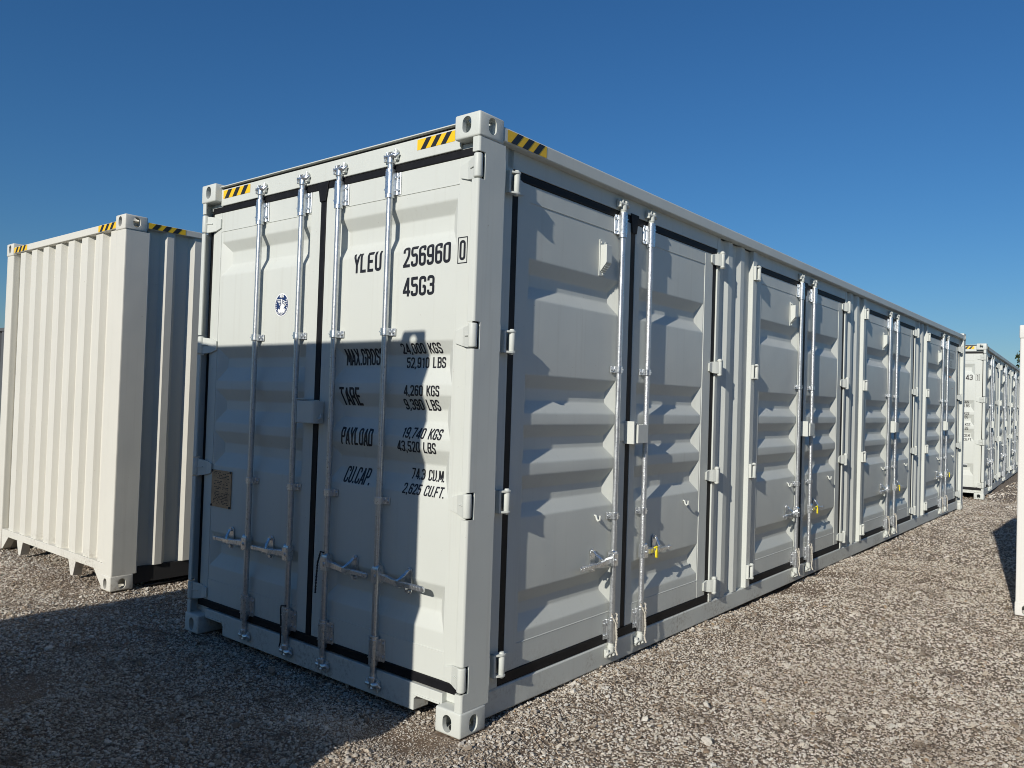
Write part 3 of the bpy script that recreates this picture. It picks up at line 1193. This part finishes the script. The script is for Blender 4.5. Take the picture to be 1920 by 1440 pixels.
sm_gasket = M['rubber']
LEAVES = []
for k, c in enumerate(CC):
    gx = MB()
    a0, a1 = c - HP + .026, c + HP - .026       # inside of the jambs
    gx.box(-.11, XD + .004, a0 - .008, a1 + .008, 2.661, ZT - .001)
    gx.box(-.11, XD + .004, a0 - .008, a1 + .008, ZB - .001, .202)
    gx.box(-.11, XD + .001, a0 - .012, a0 + .040, .2025, 2.6605)
    gx.box(-.11, XD + .001, a1 - .040, a1 + .012, .2025, 2.6605)
    gx.box(-.11, XD - .002, c - .026, c + .026, .2025, 2.6605)
    gx.prism([(c - .026, 2.60), (c + .026, 2.60), (c + .050, ZT + .012), (c - .050, ZT + .012)], XD + .0045, -.046, 0)
    gx.build('door_gasket', sm_gasket, root, 0.003, recalc=True)
    l1 = Leaf(a0 + .0405, c - .0265, .203, 2.660, .095, .110, .325, 2.572, SIDE_V, side_place)
    l2 = Leaf(c + .0265, a1 - .0405, .203, 2.660, .060, .125, .325, 2.572, SIDE_V, side_place)
    d1, d2 = l1.build(root, wm), l2.build(root, wm)
    LEAVES.append((l1, d1, l2, d2))
    for d, u, hs in ((d1, c - .168, -1), (d2, c + .170, 1)):
        locking_bar('side', u, 0.11, 2.725, d, M['zinc'] if hs < 0 else M['zinc_rough'])
        put('bar_bracket', bearing_cover, M['fitting'], 'side', u, 2.618, d, flip=-1)
        put('bar_bracket', bearing_cover, M['fitting'], 'side', u, 0.230, d, flip=-1)
        put('bar_guide', strap, M['fitting'], 'side', u, 1.757, d, flip=-1)
        put('bar_guide', strap, M['fitting'], 'side', u, 0.895, d, flip=-1)
        put('cam', cam_head, wm, 'side', u, 2.738, d)
        put('cam', cam_head, wm, 'side', u, 0.098, d, up=-1)
        put('cam_keeper', keeper, wm, 'side', u, 2.735, root, base=-.050)
        put('cam_keeper', keeper, wm, 'side', u, 0.100, root, up=-1, base=-.0475)
        put('handle', handle, M['fitting'], 'side', u, 0.640, d, flip=hs)
        put('handle_catch', catch, M['fitting'], 'side', u + hs * .190, 0.650, d, flip=hs)
    for z in (2.622, 1.840, 1.060, 0.268):
        put('hinge', hinge_side, wm, 'side', c - HP, z, d1, flip=1, base=XD + .002)
        put('hinge', hinge_side, wm, 'side', c + HP, z, d2, flip=-1, base=XD + .002)
    put('air_vent', vent, wm, 'side', c - .335, 2.395, d1, base=XD - .004)
    put('hook', hook, wm, 'side', c - .335, 0.905, d1, base=XD - .004)
    put('hook', hook, wm, 'side', c + .770, 0.905, d2, base=XD - .004)
    # padlock box
    q = MB().box(XD + .0005, XD + .070, c - .045, c - .030, 1.315, 1.452).box(XD + .0005, XD + .006, c - .10, c - .0455, 1.330, 1.440).box(XD + .060, XD + .066, c - .0295, c + .000, 1.440, 1.447)
    q.build('lock_bracket', wm, d1, 0.002)
    q = MB().prism([(XD + .001, c + .030), (XD + .052, c - .006), (XD + .078, c - .006), (XD + .078, c + .112), (XD + .001, c + .130)], 1.320, 1.432, 2)
    for j in range(4):
        q.box(XD + .055, XD + .070, c + .002 + j * .02, c + .013 + j * .02, 1.4325, 1.437)
    q.build('lock_box', wm, d2, 0.003, recalc=True)

# faint grey marking and orange label on the last pair of side doors
l1, d1, l2, d2 = LEAVES[3]


def rev(l):
    return lambda u, z, lift: l.surf(u, z, lift)


for one in (('YLEU', l2.s0 + .12, 2.43, .10, .20), ('256960', l2.s0 + .40, 2.43, .10, .32), ('45G3', l2.s0 + .40, 2.305, .095, .21)):
    text_mesh([one], rev(l2)).build('serial_number', M['grey_ink'], d2)
ps = [(l2.s0 + .60, 1.97), (l2.s0 + .72, 1.97), (l2.s0 + .72, 2.17), (l2.s0 + .60, 2.17)]
MB().add([l2.surf(u, z, .001) for u, z in ps], [(0, 1, 2, 3)]).build('sticker', M['orange'], d2)

# ------------------------------------------------------------------ second side-door container farther along
far = copy_tree(root, None, skip=('serial_number', 'sticker'))
far.location = (0.012, 14.18, 0.0)
far.rotation_euler = (0, 0, R(2.9))
tag(far, 'white side-door container beyond the far end of the large one, marked 43 1', 'container', GROUP)
far_er = [o for o in far.children if o.name.split('.')[0] == 'door'][1]
text_mesh([line('43', -.270, -.158, 2.199, 2.297)], end_right.surf).build('serial_number', M['ink'], far_er)
tm = text_mesh([line('1', -.100, -.068, 2.202, 2.297)], end_right.surf)
xa, za, h, w = e6(-.114, -.052, 2.187, 2.312)
rect_outline(tm, xa, xa + w, za, za + h, .005, end_right.surf)
tm.build('serial_number', M['ink'], far_er)

# ------------------------------------------------------------------ ribbed containers


def ribbed(name, label, w, l, h, mat, loc, rotz=0.0, s=1.0, taped=True, pitch_end=.258, legs=True):
    """container seen from its closed end: corrugated end and sides"""
    t = thing(name, label, 'container', loc, rotz, GROUP)
    castings(t, w, l, h, mat, s)
    a, b, c = .162 * s, .178 * s, .118 * s
    for x0, f in ((0, 1), (-w, -1)):
        for y0, g_ in ((0, 1), (l, -1)):
            p = fillet([(x0 - f * .004, y0 + g_ * .006), (x0 - f * .004, y0 + g_ * (b + .03)), (x0 - f * .060, y0 + g_ * (b + .03)), (x0 - f * .060, y0 + g_ * .070), (x0 - f * (a - .004), y0 + g_ * .070), (x0 - f * (a - .004), y0 + g_ * .006)], .012, 3, True)
            MB().prism(p, c, h - c, 2).build('corner_post', mat, t, recalc=True)
    for y0, g_ in ((0, 1), (l, -1)):
        MB().box(-w + a + .001, -a - .001, y0 + g_ * .010, y0 + g_ * .075, h - .098, h - .040).build('header', mat, t, 0.004)
        m = MB().box(-w + a + .001, -a - .001, y0 + g_ * .012, y0 + g_ * .090, .135, .195)
        if legs:
            for x, w0, w1 in ((-.72, .070, .022), (-w + .60, .070, .022)):
                m.prism([(x - w0, .1345), (x + w0, .1345), (x + w1, .012), (x - w1, .012)], y0 + g_ * .014, y0 + g_ * .085, 1)
            m.prism([(-a - .16, .1345), (-a - .001, .1345), (-a - .001, .012), (-a - .02, .012)], y0 + g_ * .014, y0 + g_ * .085, 1)
            m.prism([(-w + a + .16, .1345), (-w + a + .001, .1345), (-w + a + .001, .012), (-w + a + .02, .012)], y0 + g_ * .014, y0 + g_ * .085, 1)
        m.build('sill', mat, t, 0.003, recalc=True)
        cwl = corr_wall(w - 2 * a + .02, .045, pitch_end, .19, h - .09, .40, .075)
        m = MB().merge(cwl, lambda p: (-w + a - .01 + p[0], y0 + g_ * (.028 - p[1]), p[2]))
        m.build('end_wall', mat, t, recalc=False)
    for x0, f in ((0, 1), (-w, -1)):
        m = MB().box(x0 - f * .004, x0 - f * .060, b + .001, l - b - .001, h - .085, h - .036)
        m.build('top_rail', mat, t, 0.004)
        m = MB().box(x0 - f * .030, x0 - f * .090, b + .001, l - b - .001, .030, .160)
        m.build('bottom_rail', M['under'] if mat is M['cream'] else mat, t, 0.004)
        cwl = corr_wall(l - 2 * b - .06, .040, .235, .16, h - .08, .42, .17)
        m = MB().merge(cwl, lambda p: (x0 - f * (.016 - p[1]), b + .03 + p[0], p[2]))
        m.build('side_wall', mat, t, recalc=False)
    MB().box(-w + .06, -.06, .08, l - .08, h - .07, h - .048).build('roof', mat, t)
    MB().box(-w + .09, -.09, .095, l - .095, .10, .155).build('floor', M['under'], t)
    if taped:
        tape(t, lambda u, lift, z: (u, .010 - lift, z), -.162 - .32, -.1645, h - .094, h - .044, 3, .8, .05)
        tape(t, lambda u, lift, z: (u, .010 - lift, z), -w + .166, -w + .166 + .31, h - .094, h - .044, 3, .8, .05)
        tape(t, lambda u, lift, z: (-.004 + lift, u, z), .185, .49, h - .083, h - .039, 3, .8, .05)
    return t


ribbed('shipping_container', 'cream container with a closed ribbed end, left of the container with doors', W, L, H, M['cream'], (-3.700, .085, 0.0))
ribbed('shipping_container', 'cream container beside the photographer casting the shadow on the end doors', W, L, H, M['cream'], (0.0, -2.16 - L, 0.0), taped=False)
ribbed('shipping_container', 'cream container added out of view across the aisle to darken the side doors', W, L, H, M['cream'], (5.2 + W, -9.6, 0.0), taped=False)  # unseen container, added to block light from the side doors
ribbed('shipping_container', 'short bright white container at the right edge, lower than the others', 2.9, 2.1, 2.28, M['bright'], (4.500, 4.66, 0.0), s=.9, taped=False, legs=False)
ribbed('shipping_container', 'dark grey container peeking out behind the left edge of the cream ribbed one', W, 6.06, 2.591, M['slate'], (-12.60, 2.4, 0.0), taped=False)

# ------------------------------------------------------------------ small things tied to the handles and bars
PAIR = ['nearest', 'second', 'third', 'farthest']


def twist(path, r, turns, amp):
    """a two-strand twisted line along path"""
    m = MB()
    P = [Vector(p) for p in path]
    dense = []
    for i in range(len(P) - 1):
        for k in range(8):
            dense.append(P[i].lerp(P[i + 1], k / 8))
    dense.append(P[-1])
    n = len(dense)
    for ph in (0, math.pi):
        q = [p + Vector((math.cos(ph + turns * i / n * 6.28) * amp, math.sin(ph + turns * i / n * 6.28) * amp, 0)) for i, p in enumerate(dense)]
        m.tube(q, r, 6)
    return m


for k, c in enumerate(CC):
    # yellow plastic tag hanging from the right-hand handle
    u = c + .170 + .120
    m = MB()
    x = XD + .056
    m.tube([(x - .006, u - .012, .652), (x + .008, u - .002, .662), (x + .004, u + .016, .654)], .006, 8)
    m.tube([(x + .006, u, .660), (x + .008, u + .002, .640)], .0045, 6)
    m.prism(stadium(u + .003, .615, .021, .050), x + .002, x + .012, 0)
    tag(m.build('security_tag', M['tag'], None, recalc=True), f'yellow plastic tag on the right handle of the {PAIR[k]} pair of side doors', 'tag', 'yellow tags on the side door handles')
    for s, side_word in ((-.168, 'left'), (.170, 'right')):
        u = c + s
        x = XD + .058
        m = MB()
        m.merge(twist([(x - .012, u - .030, .320), (x + .002, u - .006, .272), (x + .004, u, .240)], .0032, 2, .003))
        m.merge(twist([(x - .012, u + .028, .318), (x + .002, u + .008, .274), (x + .004, u + .002, .242)], .0032, 2, .003))
        m.merge(twist([(x + .004, u, .242), (x + .006, u + .004, .180), (x, u + .003, .120), (x + .012, u + .006, .085)], .0038, 6, .0036))
        m.tube([(x - .012, u - .030, .320), (x - .034, u, .326), (x - .012, u + .028, .318)], .0045, 6)
        tag(m.build('rope', M['rope'], None), f'white rope tied to the foot of the {side_word} bar, {PAIR[k]} pair of side doors', 'rope', 'ropes tied to the side door bars')
# black cords left on the end doors
m = twist([(BARS[2] - .022, YD - .050, .690), (BARS[2] - .045, YD - .046, .640), (BARS[2] - .055, YD - .044, .560), (BARS[2] - .060, YD - .044, .470)], .003, 8, .0035)
m.tube([(BARS[2] + .012, YD - .050, .700), (BARS[2] - .010, YD - .058, .704), (BARS[2] - .022, YD - .050, .690)], .004, 6)
tag(m.build('cord', M['cord'], None), 'thin black cord dangling from the third handle of the end doors', 'cord', 'black cords on the end doors')
m = MB()
m.tube([(BARS[1] + .020, YD - .050, .352), (BARS[1] - .012, YD - .058, .350), (BARS[1] - .034, YD - .046, .325), (BARS[1] - .036, YD - .040, .250), (BARS[1] - .034, YD - .040, .180), (BARS[1] - .040, YD - .036, .130), (BARS[1] - .052, YD - .034, .105)], .0045, 6)
tag(m.build('cord', M['cord'], None), 'black cord looped over the lower bracket of the second end bar', 'cord', 'black cords on the end doors')

# ------------------------------------------------------------------ ground


def vnoise(x, y, seed):
    r = np.random.default_rng(seed)
    tab = r.random((64, 64))
    xi, yi = np.floor(x).astype(int), np.floor(y).astype(int)
    fx, fy = x - xi, y - yi
    fx = fx * fx * (3 - 2 * fx)
    fy = fy * fy * (3 - 2 * fy)
    a, b = tab[xi % 64, yi % 64], tab[(xi + 1) % 64, yi % 64]
    c, d = tab[xi % 64, (yi + 1) % 64], tab[(xi + 1) % 64, (yi + 1) % 64]
    return (a * (1 - fx) + b * fx) * (1 - fy) + (c * (1 - fx) + d * fx) * fy


def gauss(x, y, cx_, cy_, sx_, sy_):
    return np.exp(-((x - cx_) / sx_) ** 2 - ((y - cy_) / sy_) ** 2)


def mud(x, y):
    """0 clean gravel .. 1 bare brown dirt"""
    m = 0.95 * gauss(x, y, -.20, -.16, .26, .20) + .45 * gauss(x, y, -4.6, -.05, .9, .16) + .3 * gauss(x, y, -2.5, -.35, .5, .3)
    n = vnoise(x * .9 + 5, y * .9 + 3, 5) * .6 + vnoise(x * 2.6, y * 2.6, 6) * .4
    m = m + np.clip((n - .62) * 2.6, 0, .55)
    m = m + .25 * gauss(x, y, 1.2, 12.6, 1.6, .9)
    return np.clip(m, 0, 1)


def height(x, y):
    h = .030 * (vnoise(x * .55, y * .55, 1) - .5) + .022 * (vnoise(x * 1.7, y * 1.7, 2) - .5) + .010 * (vnoise(x * 5, y * 5, 3) - .5)
    h = h - .030 * mud(x, y)
    # pushed-up gravel just outside the corner castings, hollow at the sill
    h = h + .045 * gauss(x, y, -.45, -.42, .30, .18) + .030 * gauss(x, y, .14, .02, .14, .5) + .02 * gauss(x, y, .12, 5, .12, 8)
    # keep the bearing spots of the containers flat
    for cx_, cy_, r_ in ((-.08, .09, .16), (-2.36, .09, .16), (-3.78, .17, .16), (-6.06, .17, .16), (1.67, 4.75, .16)):
        g_ = gauss(x, y, cx_, cy_, r_, r_)
        h = h * (1 - g_) + .004 * g_
    far_ = np.clip((np.hypot(x - 2, y + 2) - 20) / 30, 0, 1)
    return h * (1 - far_) - .006


GRID = {}


def ground_z(x, y):
    """height of the ground sheet itself (bilinear in its own grid), so that stones lie on it"""
    xs, ys, Z = GRID['xs'], GRID['ys'], GRID['Z']
    i = np.clip(np.searchsorted(xs, x) - 1, 0, len(xs) - 2)
    j = np.clip(np.searchsorted(ys, y) - 1, 0, len(ys) - 2)
    fx = (x - xs[i]) / (xs[i + 1] - xs[i])
    fy = (y - ys[j]) / (ys[j + 1] - ys[j])
    return (Z[i, j] * (1 - fx) + Z[i + 1, j] * fx) * (1 - fy) + (Z[i, j + 1] * (1 - fx) + Z[i + 1, j + 1] * fx) * fy


def ground_mesh():
    def axis(c0, lo, hi, fine, n):
        t = np.linspace(-1, 1, n)
        s = np.sinh(t * 7.0) / math.sinh(7.0)
        v = np.where(s < 0, c0 + s * (c0 - lo), c0 + s * (hi - c0))
        return v
    xs = axis(.2, -900, 900, .05, 680)
    ys = axis(.4, -900, 900, .05, 680)
    X, Y = np.meshgrid(xs, ys, indexing='ij')
    Z = height(X, Y)
    GRID.update(xs=xs, ys=ys, Z=Z)
    n, m_ = X.shape
    co = np.stack([X, Y, Z], -1).reshape(-1, 3)
    i = np.arange(n - 1)[:, None] * m_ + np.arange(m_ - 1)[None, :]
    q = np.stack([i, i + m_, i + m_ + 1, i + 1], -1).reshape(-1, 4)
    me = bpy.data.meshes.new('ground')
    me.vertices.add(len(co))
    me.vertices.foreach_set('co', co.ravel())
    me.loops.add(q.size)
    me.loops.foreach_set('vertex_index', q.ravel().astype(np.int32))
    me.polygons.add(len(q))
    me.polygons.foreach_set('loop_start', (np.arange(len(q)) * 4).astype(np.int32))
    me.polygons.foreach_set('loop_total', np.full(len(q), 4, np.int32))
    me.update(calc_edges=True)
    me.validate()
    at = me.attributes.new('mud', 'FLOAT', 'POINT')
    at.data.foreach_set('value', mud(X, Y).ravel().astype(np.float32))
    me.polygons.foreach_set('use_smooth', [True] * len(me.polygons))
    return me


def ground_material():
    t = NT('gravel_bed')
    p = t.pos()
    v = t.n('ShaderNodeTexVoronoi', i_Scale=62, i_Randomness=1.0)
    t.l(p, v.inputs['Vector'])
    v2 = t.n('ShaderNodeTexVoronoi', i_Scale=25, i_Randomness=1.0)
    t.l(p, v2.inputs['Vector'])
    sep = t.n('ShaderNodeSeparateColor')
    t.l(v.outputs['Color'], sep.inputs[0])
    stone = t.ramp(sep.outputs[0], [(0.0, (.13, .09, .062)), (.35, (.30, .23, .165)), (.7, (.50, .425, .335)), (1.0, (.70, .635, .53))])
    stone = t.mix(t.ramp(v.outputs['Distance'], [(.30, 0.0), (.62, .85)]), stone, (.11, .083, .062))
    at = t.n('ShaderNodeAttribute', attribute_name='mud')
    dirt = t.ramp(t.noise(38, 6, .7, p), [(.3, (.10, .068, .045)), (.7, (.27, .195, .135))])
    nz = t.noise(6, 5, .7, p)
    ma = t.n('ShaderNodeMath', operation='MULTIPLY_ADD')
    t.l(nz, ma.inputs[0])
    ma.inputs[1].default_value = .5
    ma.inputs[2].default_value = -.25
    mb = t.n('ShaderNodeMath', operation='ADD')
    t.l(at.outputs['Fac'], mb.inputs[0])
    t.l(ma.outputs[0], mb.inputs[1])
    fac = t.ramp(mb.outputs[0], [(.12, .15), (.70, 1.0)])
    c = t.mix(fac, stone, dirt)
    big = t.noise(.8, 4, .6, p)
    c = t.mix(t.ramp(big, [(.35, 0.0), (.7, .45)]), c, (.16, .128, .10))
    t.l(c, t.b.inputs['Base Color'])
    t.b.inputs['Roughness'].default_value = .9
    t.b.inputs['Specular IOR Level'].default_value = .25
    h1 = t.ramp(v.outputs['Distance'], [(0.0, 1.0), (.6, 0.0)])
    h2 = t.ramp(v2.outputs['Distance'], [(0.0, .7), (.6, 0.0)])
    add = t.n('ShaderNodeMath', operation='ADD')
    t.l(h1, add.inputs[0])
    t.l(h2, add.inputs[1])
    dn = t.mix(.45, t.noise(55, 6, .75, p), t.noise(190, 4, .7, p))
    hm = t.mix(fac, add.outputs[0], dn)
    t.bump(hm, .9, .012)
    return t.m


gm = ground_mesh()
gm.materials.append(ground_material())
go = bpy.data.objects.new('ground', gm)
COL.objects.link(go)
go['kind'] = 'structure'
go['label'] = 'gravel yard with brown patches of bare dirt'


def stone_material():
    t = NT('crushed_stone')
    oi = t.n('ShaderNodeObjectInfo')
    c = t.ramp(oi.outputs['Random'], [(0.0, (.25, .175, .115)), (.12, (.44, .355, .265)), (.28, (.66, .585, .48)), (.54, (.80, .735, .63)), (.76, (.88, .835, .745)), (.97, (.92, .89, .82)), (1.0, (.54, .35, .17))])
    g_ = t.n('ShaderNodeTexCoord').outputs['Object']
    c = t.mix(t.ramp(t.noise(2.5, 4, .65, g_), [(.35, 0.0), (.75, .55)]), c, (.36, .29, .22))
    wp = t.pos()
    c = t.mix(t.ramp(t.noise(.55, 5, .62, wp), [(.48, 0.0), (.66, .46)]), c, (.32, .245, .175))
    c = t.mix(t.ramp(t.noise(4.5, 5, .65, wp), [(.56, 0.0), (.65, .72)]), c, (.17, .118, .078))
    t.l(c, t.b.inputs['Base Color'])
    t.b.inputs['Roughness'].default_value = .85
    t.b.inputs['Specular IOR Level'].default_value = .3
    t.bump(t.noise(9, 4, .7, g_), .5, .05)
    return t.m


def make_stones():
    sm_ = stone_material()
    col = bpy.data.collections.new('stone_shapes')
    for k in range(9):
        bm = bmesh.new()
        r = np.random.default_rng(100 + k)
        for _ in range(15):
            d = r.normal(size=3)
            d /= np.linalg.norm(d)
            d *= r.uniform(.78, 1.05)
            bm.verts.new((d[0] * r.uniform(.9, 1.05), d[1] * .80, d[2] * .50))
        res = bmesh.ops.convex_hull(bm, input=bm.verts)
        bmesh.ops.delete(bm, geom=[v for v in bm.verts if not v.link_faces], context='VERTS')
        bmesh.ops.recalc_face_normals(bm, faces=bm.faces)
        me = bpy.data.meshes.new('stone')
        bm.to_mesh(me)
        bm.free()
        me.materials.append(sm_)
        o = bpy.data.objects.new('stone_shape', me)
        col.objects.link(o)

    # scatter: thick near the place where the photographer stands, thinner away
    pts = []
    view = math.atan2(math.sin(YAW), math.cos(YAW))

    def ring(r0, r1, dens, size, half=R(46)):
        area = half * (r1 ** 2 - r0 ** 2)
        n = int(area * dens)
        rr = np.sqrt(rng.uniform(r0 ** 2, r1 ** 2, n))
        aa = view + rng.uniform(-half, half, n)
        x = CAM[0] + np.sin(aa) * rr
        y = CAM[1] + np.cos(aa) * rr
        s = size * np.exp(rng.normal(0, .36, n))
        return np.stack([x, y, s], 1)
    P = np.concatenate([ring(1.6, 5.4, 7600, .0056), ring(1.6, 6.0, 380, .0098), ring(1.6, 7.0, 20, .0155), ring(5.4, 9.5, 4300, .0064), ring(6.0, 11.0, 200, .011), ring(9.5, 17, 1800, .0078), ring(11, 24, 50, .014), ring(17, 34, 150, .015)])
    grit = np.stack([rng.normal(-.22, .30, 9000), rng.normal(-.22, .22, 9000), .0032 * np.exp(rng.normal(0, .3, 9000))], 1)
    P = np.concatenate([P, grit])
    x, y, s = P.T
    keep = np.ones(len(x), bool)
    # nothing under the closed boxes except along their edges
    for (ax, bx_, ay, by) in ((-2.38, -.07, .07, 12.1), (-6.08, -3.76, .16, 12.2), (1.66, 4.4, 4.74, 6.7), (-2.6, -.10, 14.3, 26)):
        keep &= ~((x > ax) & (x < bx_) & (y > ay + .5) & (y < by))
    # corner castings
    for cx0, cy0 in ((-.081, .089), (-2.357, .089), (-3.781, .174), (-6.06, .174), (1.68, 4.74)):
        keep &= ~((np.abs(x - cx0) < .092) & (np.abs(y - cy0) < .100))
    md = mud(x, y) + .5 * (vnoise(x * 8, y * 8, 21) - .5)
    keep &= rng.random(len(x)) > np.clip((md - .22) * 1.2, 0, .80)
    x, y, s = x[keep], y[keep], s[keep]
    s = np.clip(s, .0022, .034) * np.where((mud(x, y) > .45) & (s > .005), .6, 1)
    z = ground_z(x, y) + s * rng.uniform(-.15, .75, len(x))
    me = bpy.data.meshes.new('gravel')
    me.vertices.add(len(x))
    me.vertices.foreach_set('co', np.stack([x, y, z], 1).astype(np.float32).ravel())
    for nm, ty, arr in (('size', 'FLOAT', s), ('rot', 'FLOAT_VECTOR', np.stack([rng.normal(0, .28, len(x)), rng.normal(0, .28, len(x)), rng.uniform(0, 6.28, len(x))], 1)), ('pick', 'INT', rng.integers(0, 9, len(x)))):
        a = me.attributes.new(nm, ty, 'POINT')
        a.data.foreach_set('vector' if ty == 'FLOAT_VECTOR' else 'value', np.ascontiguousarray(arr.astype(np.int32 if ty == 'INT' else np.float32)).ravel())
    me.materials.append(sm_)
    ob = bpy.data.objects.new('gravel', me)
    COL.objects.link(ob)
    ob['kind'] = 'stuff'
    ob['label'] = 'loose crushed limestone gravel, pale grey and tan'
    ng = bpy.data.node_groups.new('scatter_stones', 'GeometryNodeTree')
    ng.interface.new_socket('Geometry', in_out='INPUT', socket_type='NodeSocketGeometry')
    ng.interface.new_socket('Geometry', in_out='OUTPUT', socket_type='NodeSocketGeometry')
    N = ng.nodes
    gi, go_ = N.new('NodeGroupInput'), N.new('NodeGroupOutput')
    ci = N.new('GeometryNodeCollectionInfo')
    ci.inputs['Collection'].default_value = col
    ci.inputs['Separate Children'].default_value = True
    ci.inputs['Reset Children'].default_value = True
    iop = N.new('GeometryNodeInstanceOnPoints')
    iop.inputs['Pick Instance'].default_value = True

    def att(nm, ty):
        a = N.new('GeometryNodeInputNamedAttribute')
        a.data_type = ty
        a.inputs[0].default_value = nm
        return a.outputs[0]
    Lk = ng.links.new
    Lk(gi.outputs[0], iop.inputs['Points'])
    Lk(ci.outputs[0], iop.inputs['Instance'])
    Lk(att('pick', 'INT'), iop.inputs['Instance Index'])
    e2r = N.new('FunctionNodeEulerToRotation')
    Lk(att('rot', 'FLOAT_VECTOR'), e2r.inputs[0])
    Lk(e2r.outputs[0], iop.inputs['Rotation'])
    Lk(att('size', 'FLOAT'), iop.inputs['Scale'])
    Lk(iop.outputs[0], go_.inputs[0])
    md_ = ob.modifiers.new('scatter', 'NODES')
    md_.node_group = ng
    print('stones', len(x))


make_stones()

cab = [(-3.735 - .012 * k + .006 * math.sin(k * 1.3), .36 + .10 * k, 0) for k in range(12)]
cab = [(px_, py_, float(ground_z(np.array([px_]), np.array([py_]))[0]) + .020) for px_, py_, _ in cab]
tag(MB().tube(cab, .010, 8).build('cable', M['cord'], None), 'black cable lying on the gravel beside the cream ribbed container', 'cable')

# ------------------------------------------------------------------ tree beyond the containers


def tree(loc, h, spread, seed, label):
    t = thing('tree', label, 'tree', loc)
    r = np.random.default_rng(seed)
    m = MB()
    m.tube([(0, 0, 0), (.06, .02, h * .25), (-.04, .05, h * .55), (.02, 0, h * .85)], [.20, .15, .10, .03], 9)
    tips = []
    for k in range(22):
        a = r.uniform(0, 6.28)
        z = h * r.uniform(.30, .85)
        ln = spread * (1.05 - .55 * (z / h)) * r.uniform(.6, 1.0)
        p1 = Vector((math.cos(a) * ln * .5, math.sin(a) * ln * .5, z + ln * .22))
        p2 = Vector((math.cos(a) * ln, math.sin(a) * ln, z + ln * .35))
        m.tube([(0, 0, z), p1, p2], [.05, .03, .012], 6)
        tips += [p1, p2]
    tips += [Vector((0, 0, h * .9)), Vector((.1, .1, h * .8))]
    m.build('trunk', M['bark'], t)
    c = MB()
    for p in tips:
        cl = spread * r.uniform(.22, .40)
        for _ in range(150):
            d = r.normal(size=3)
            d = d / np.linalg.norm(d) * cl * r.uniform(.3, 1) ** .6
            q = Vector((p.x + d[0], p.y + d[1], p.z + d[2] * .8))
            a1 = Vector(r.normal(size=3)).normalized()
            a2 = a1.cross(Vector(r.normal(size=3))).normalized()
            s = r.uniform(.07, .13)
            c.add([q - a1 * s, q + a2 * s * .5, q + a1 * s, q - a2 * s * .5], [(0, 1, 2, 3)])
    c.build('crown', M['leaf'], t)
    return t


tree((-1.55, 44.0, 0), 5.0, 2.0, 5, 'dark leafy tree showing just above the roof of the farthest container')
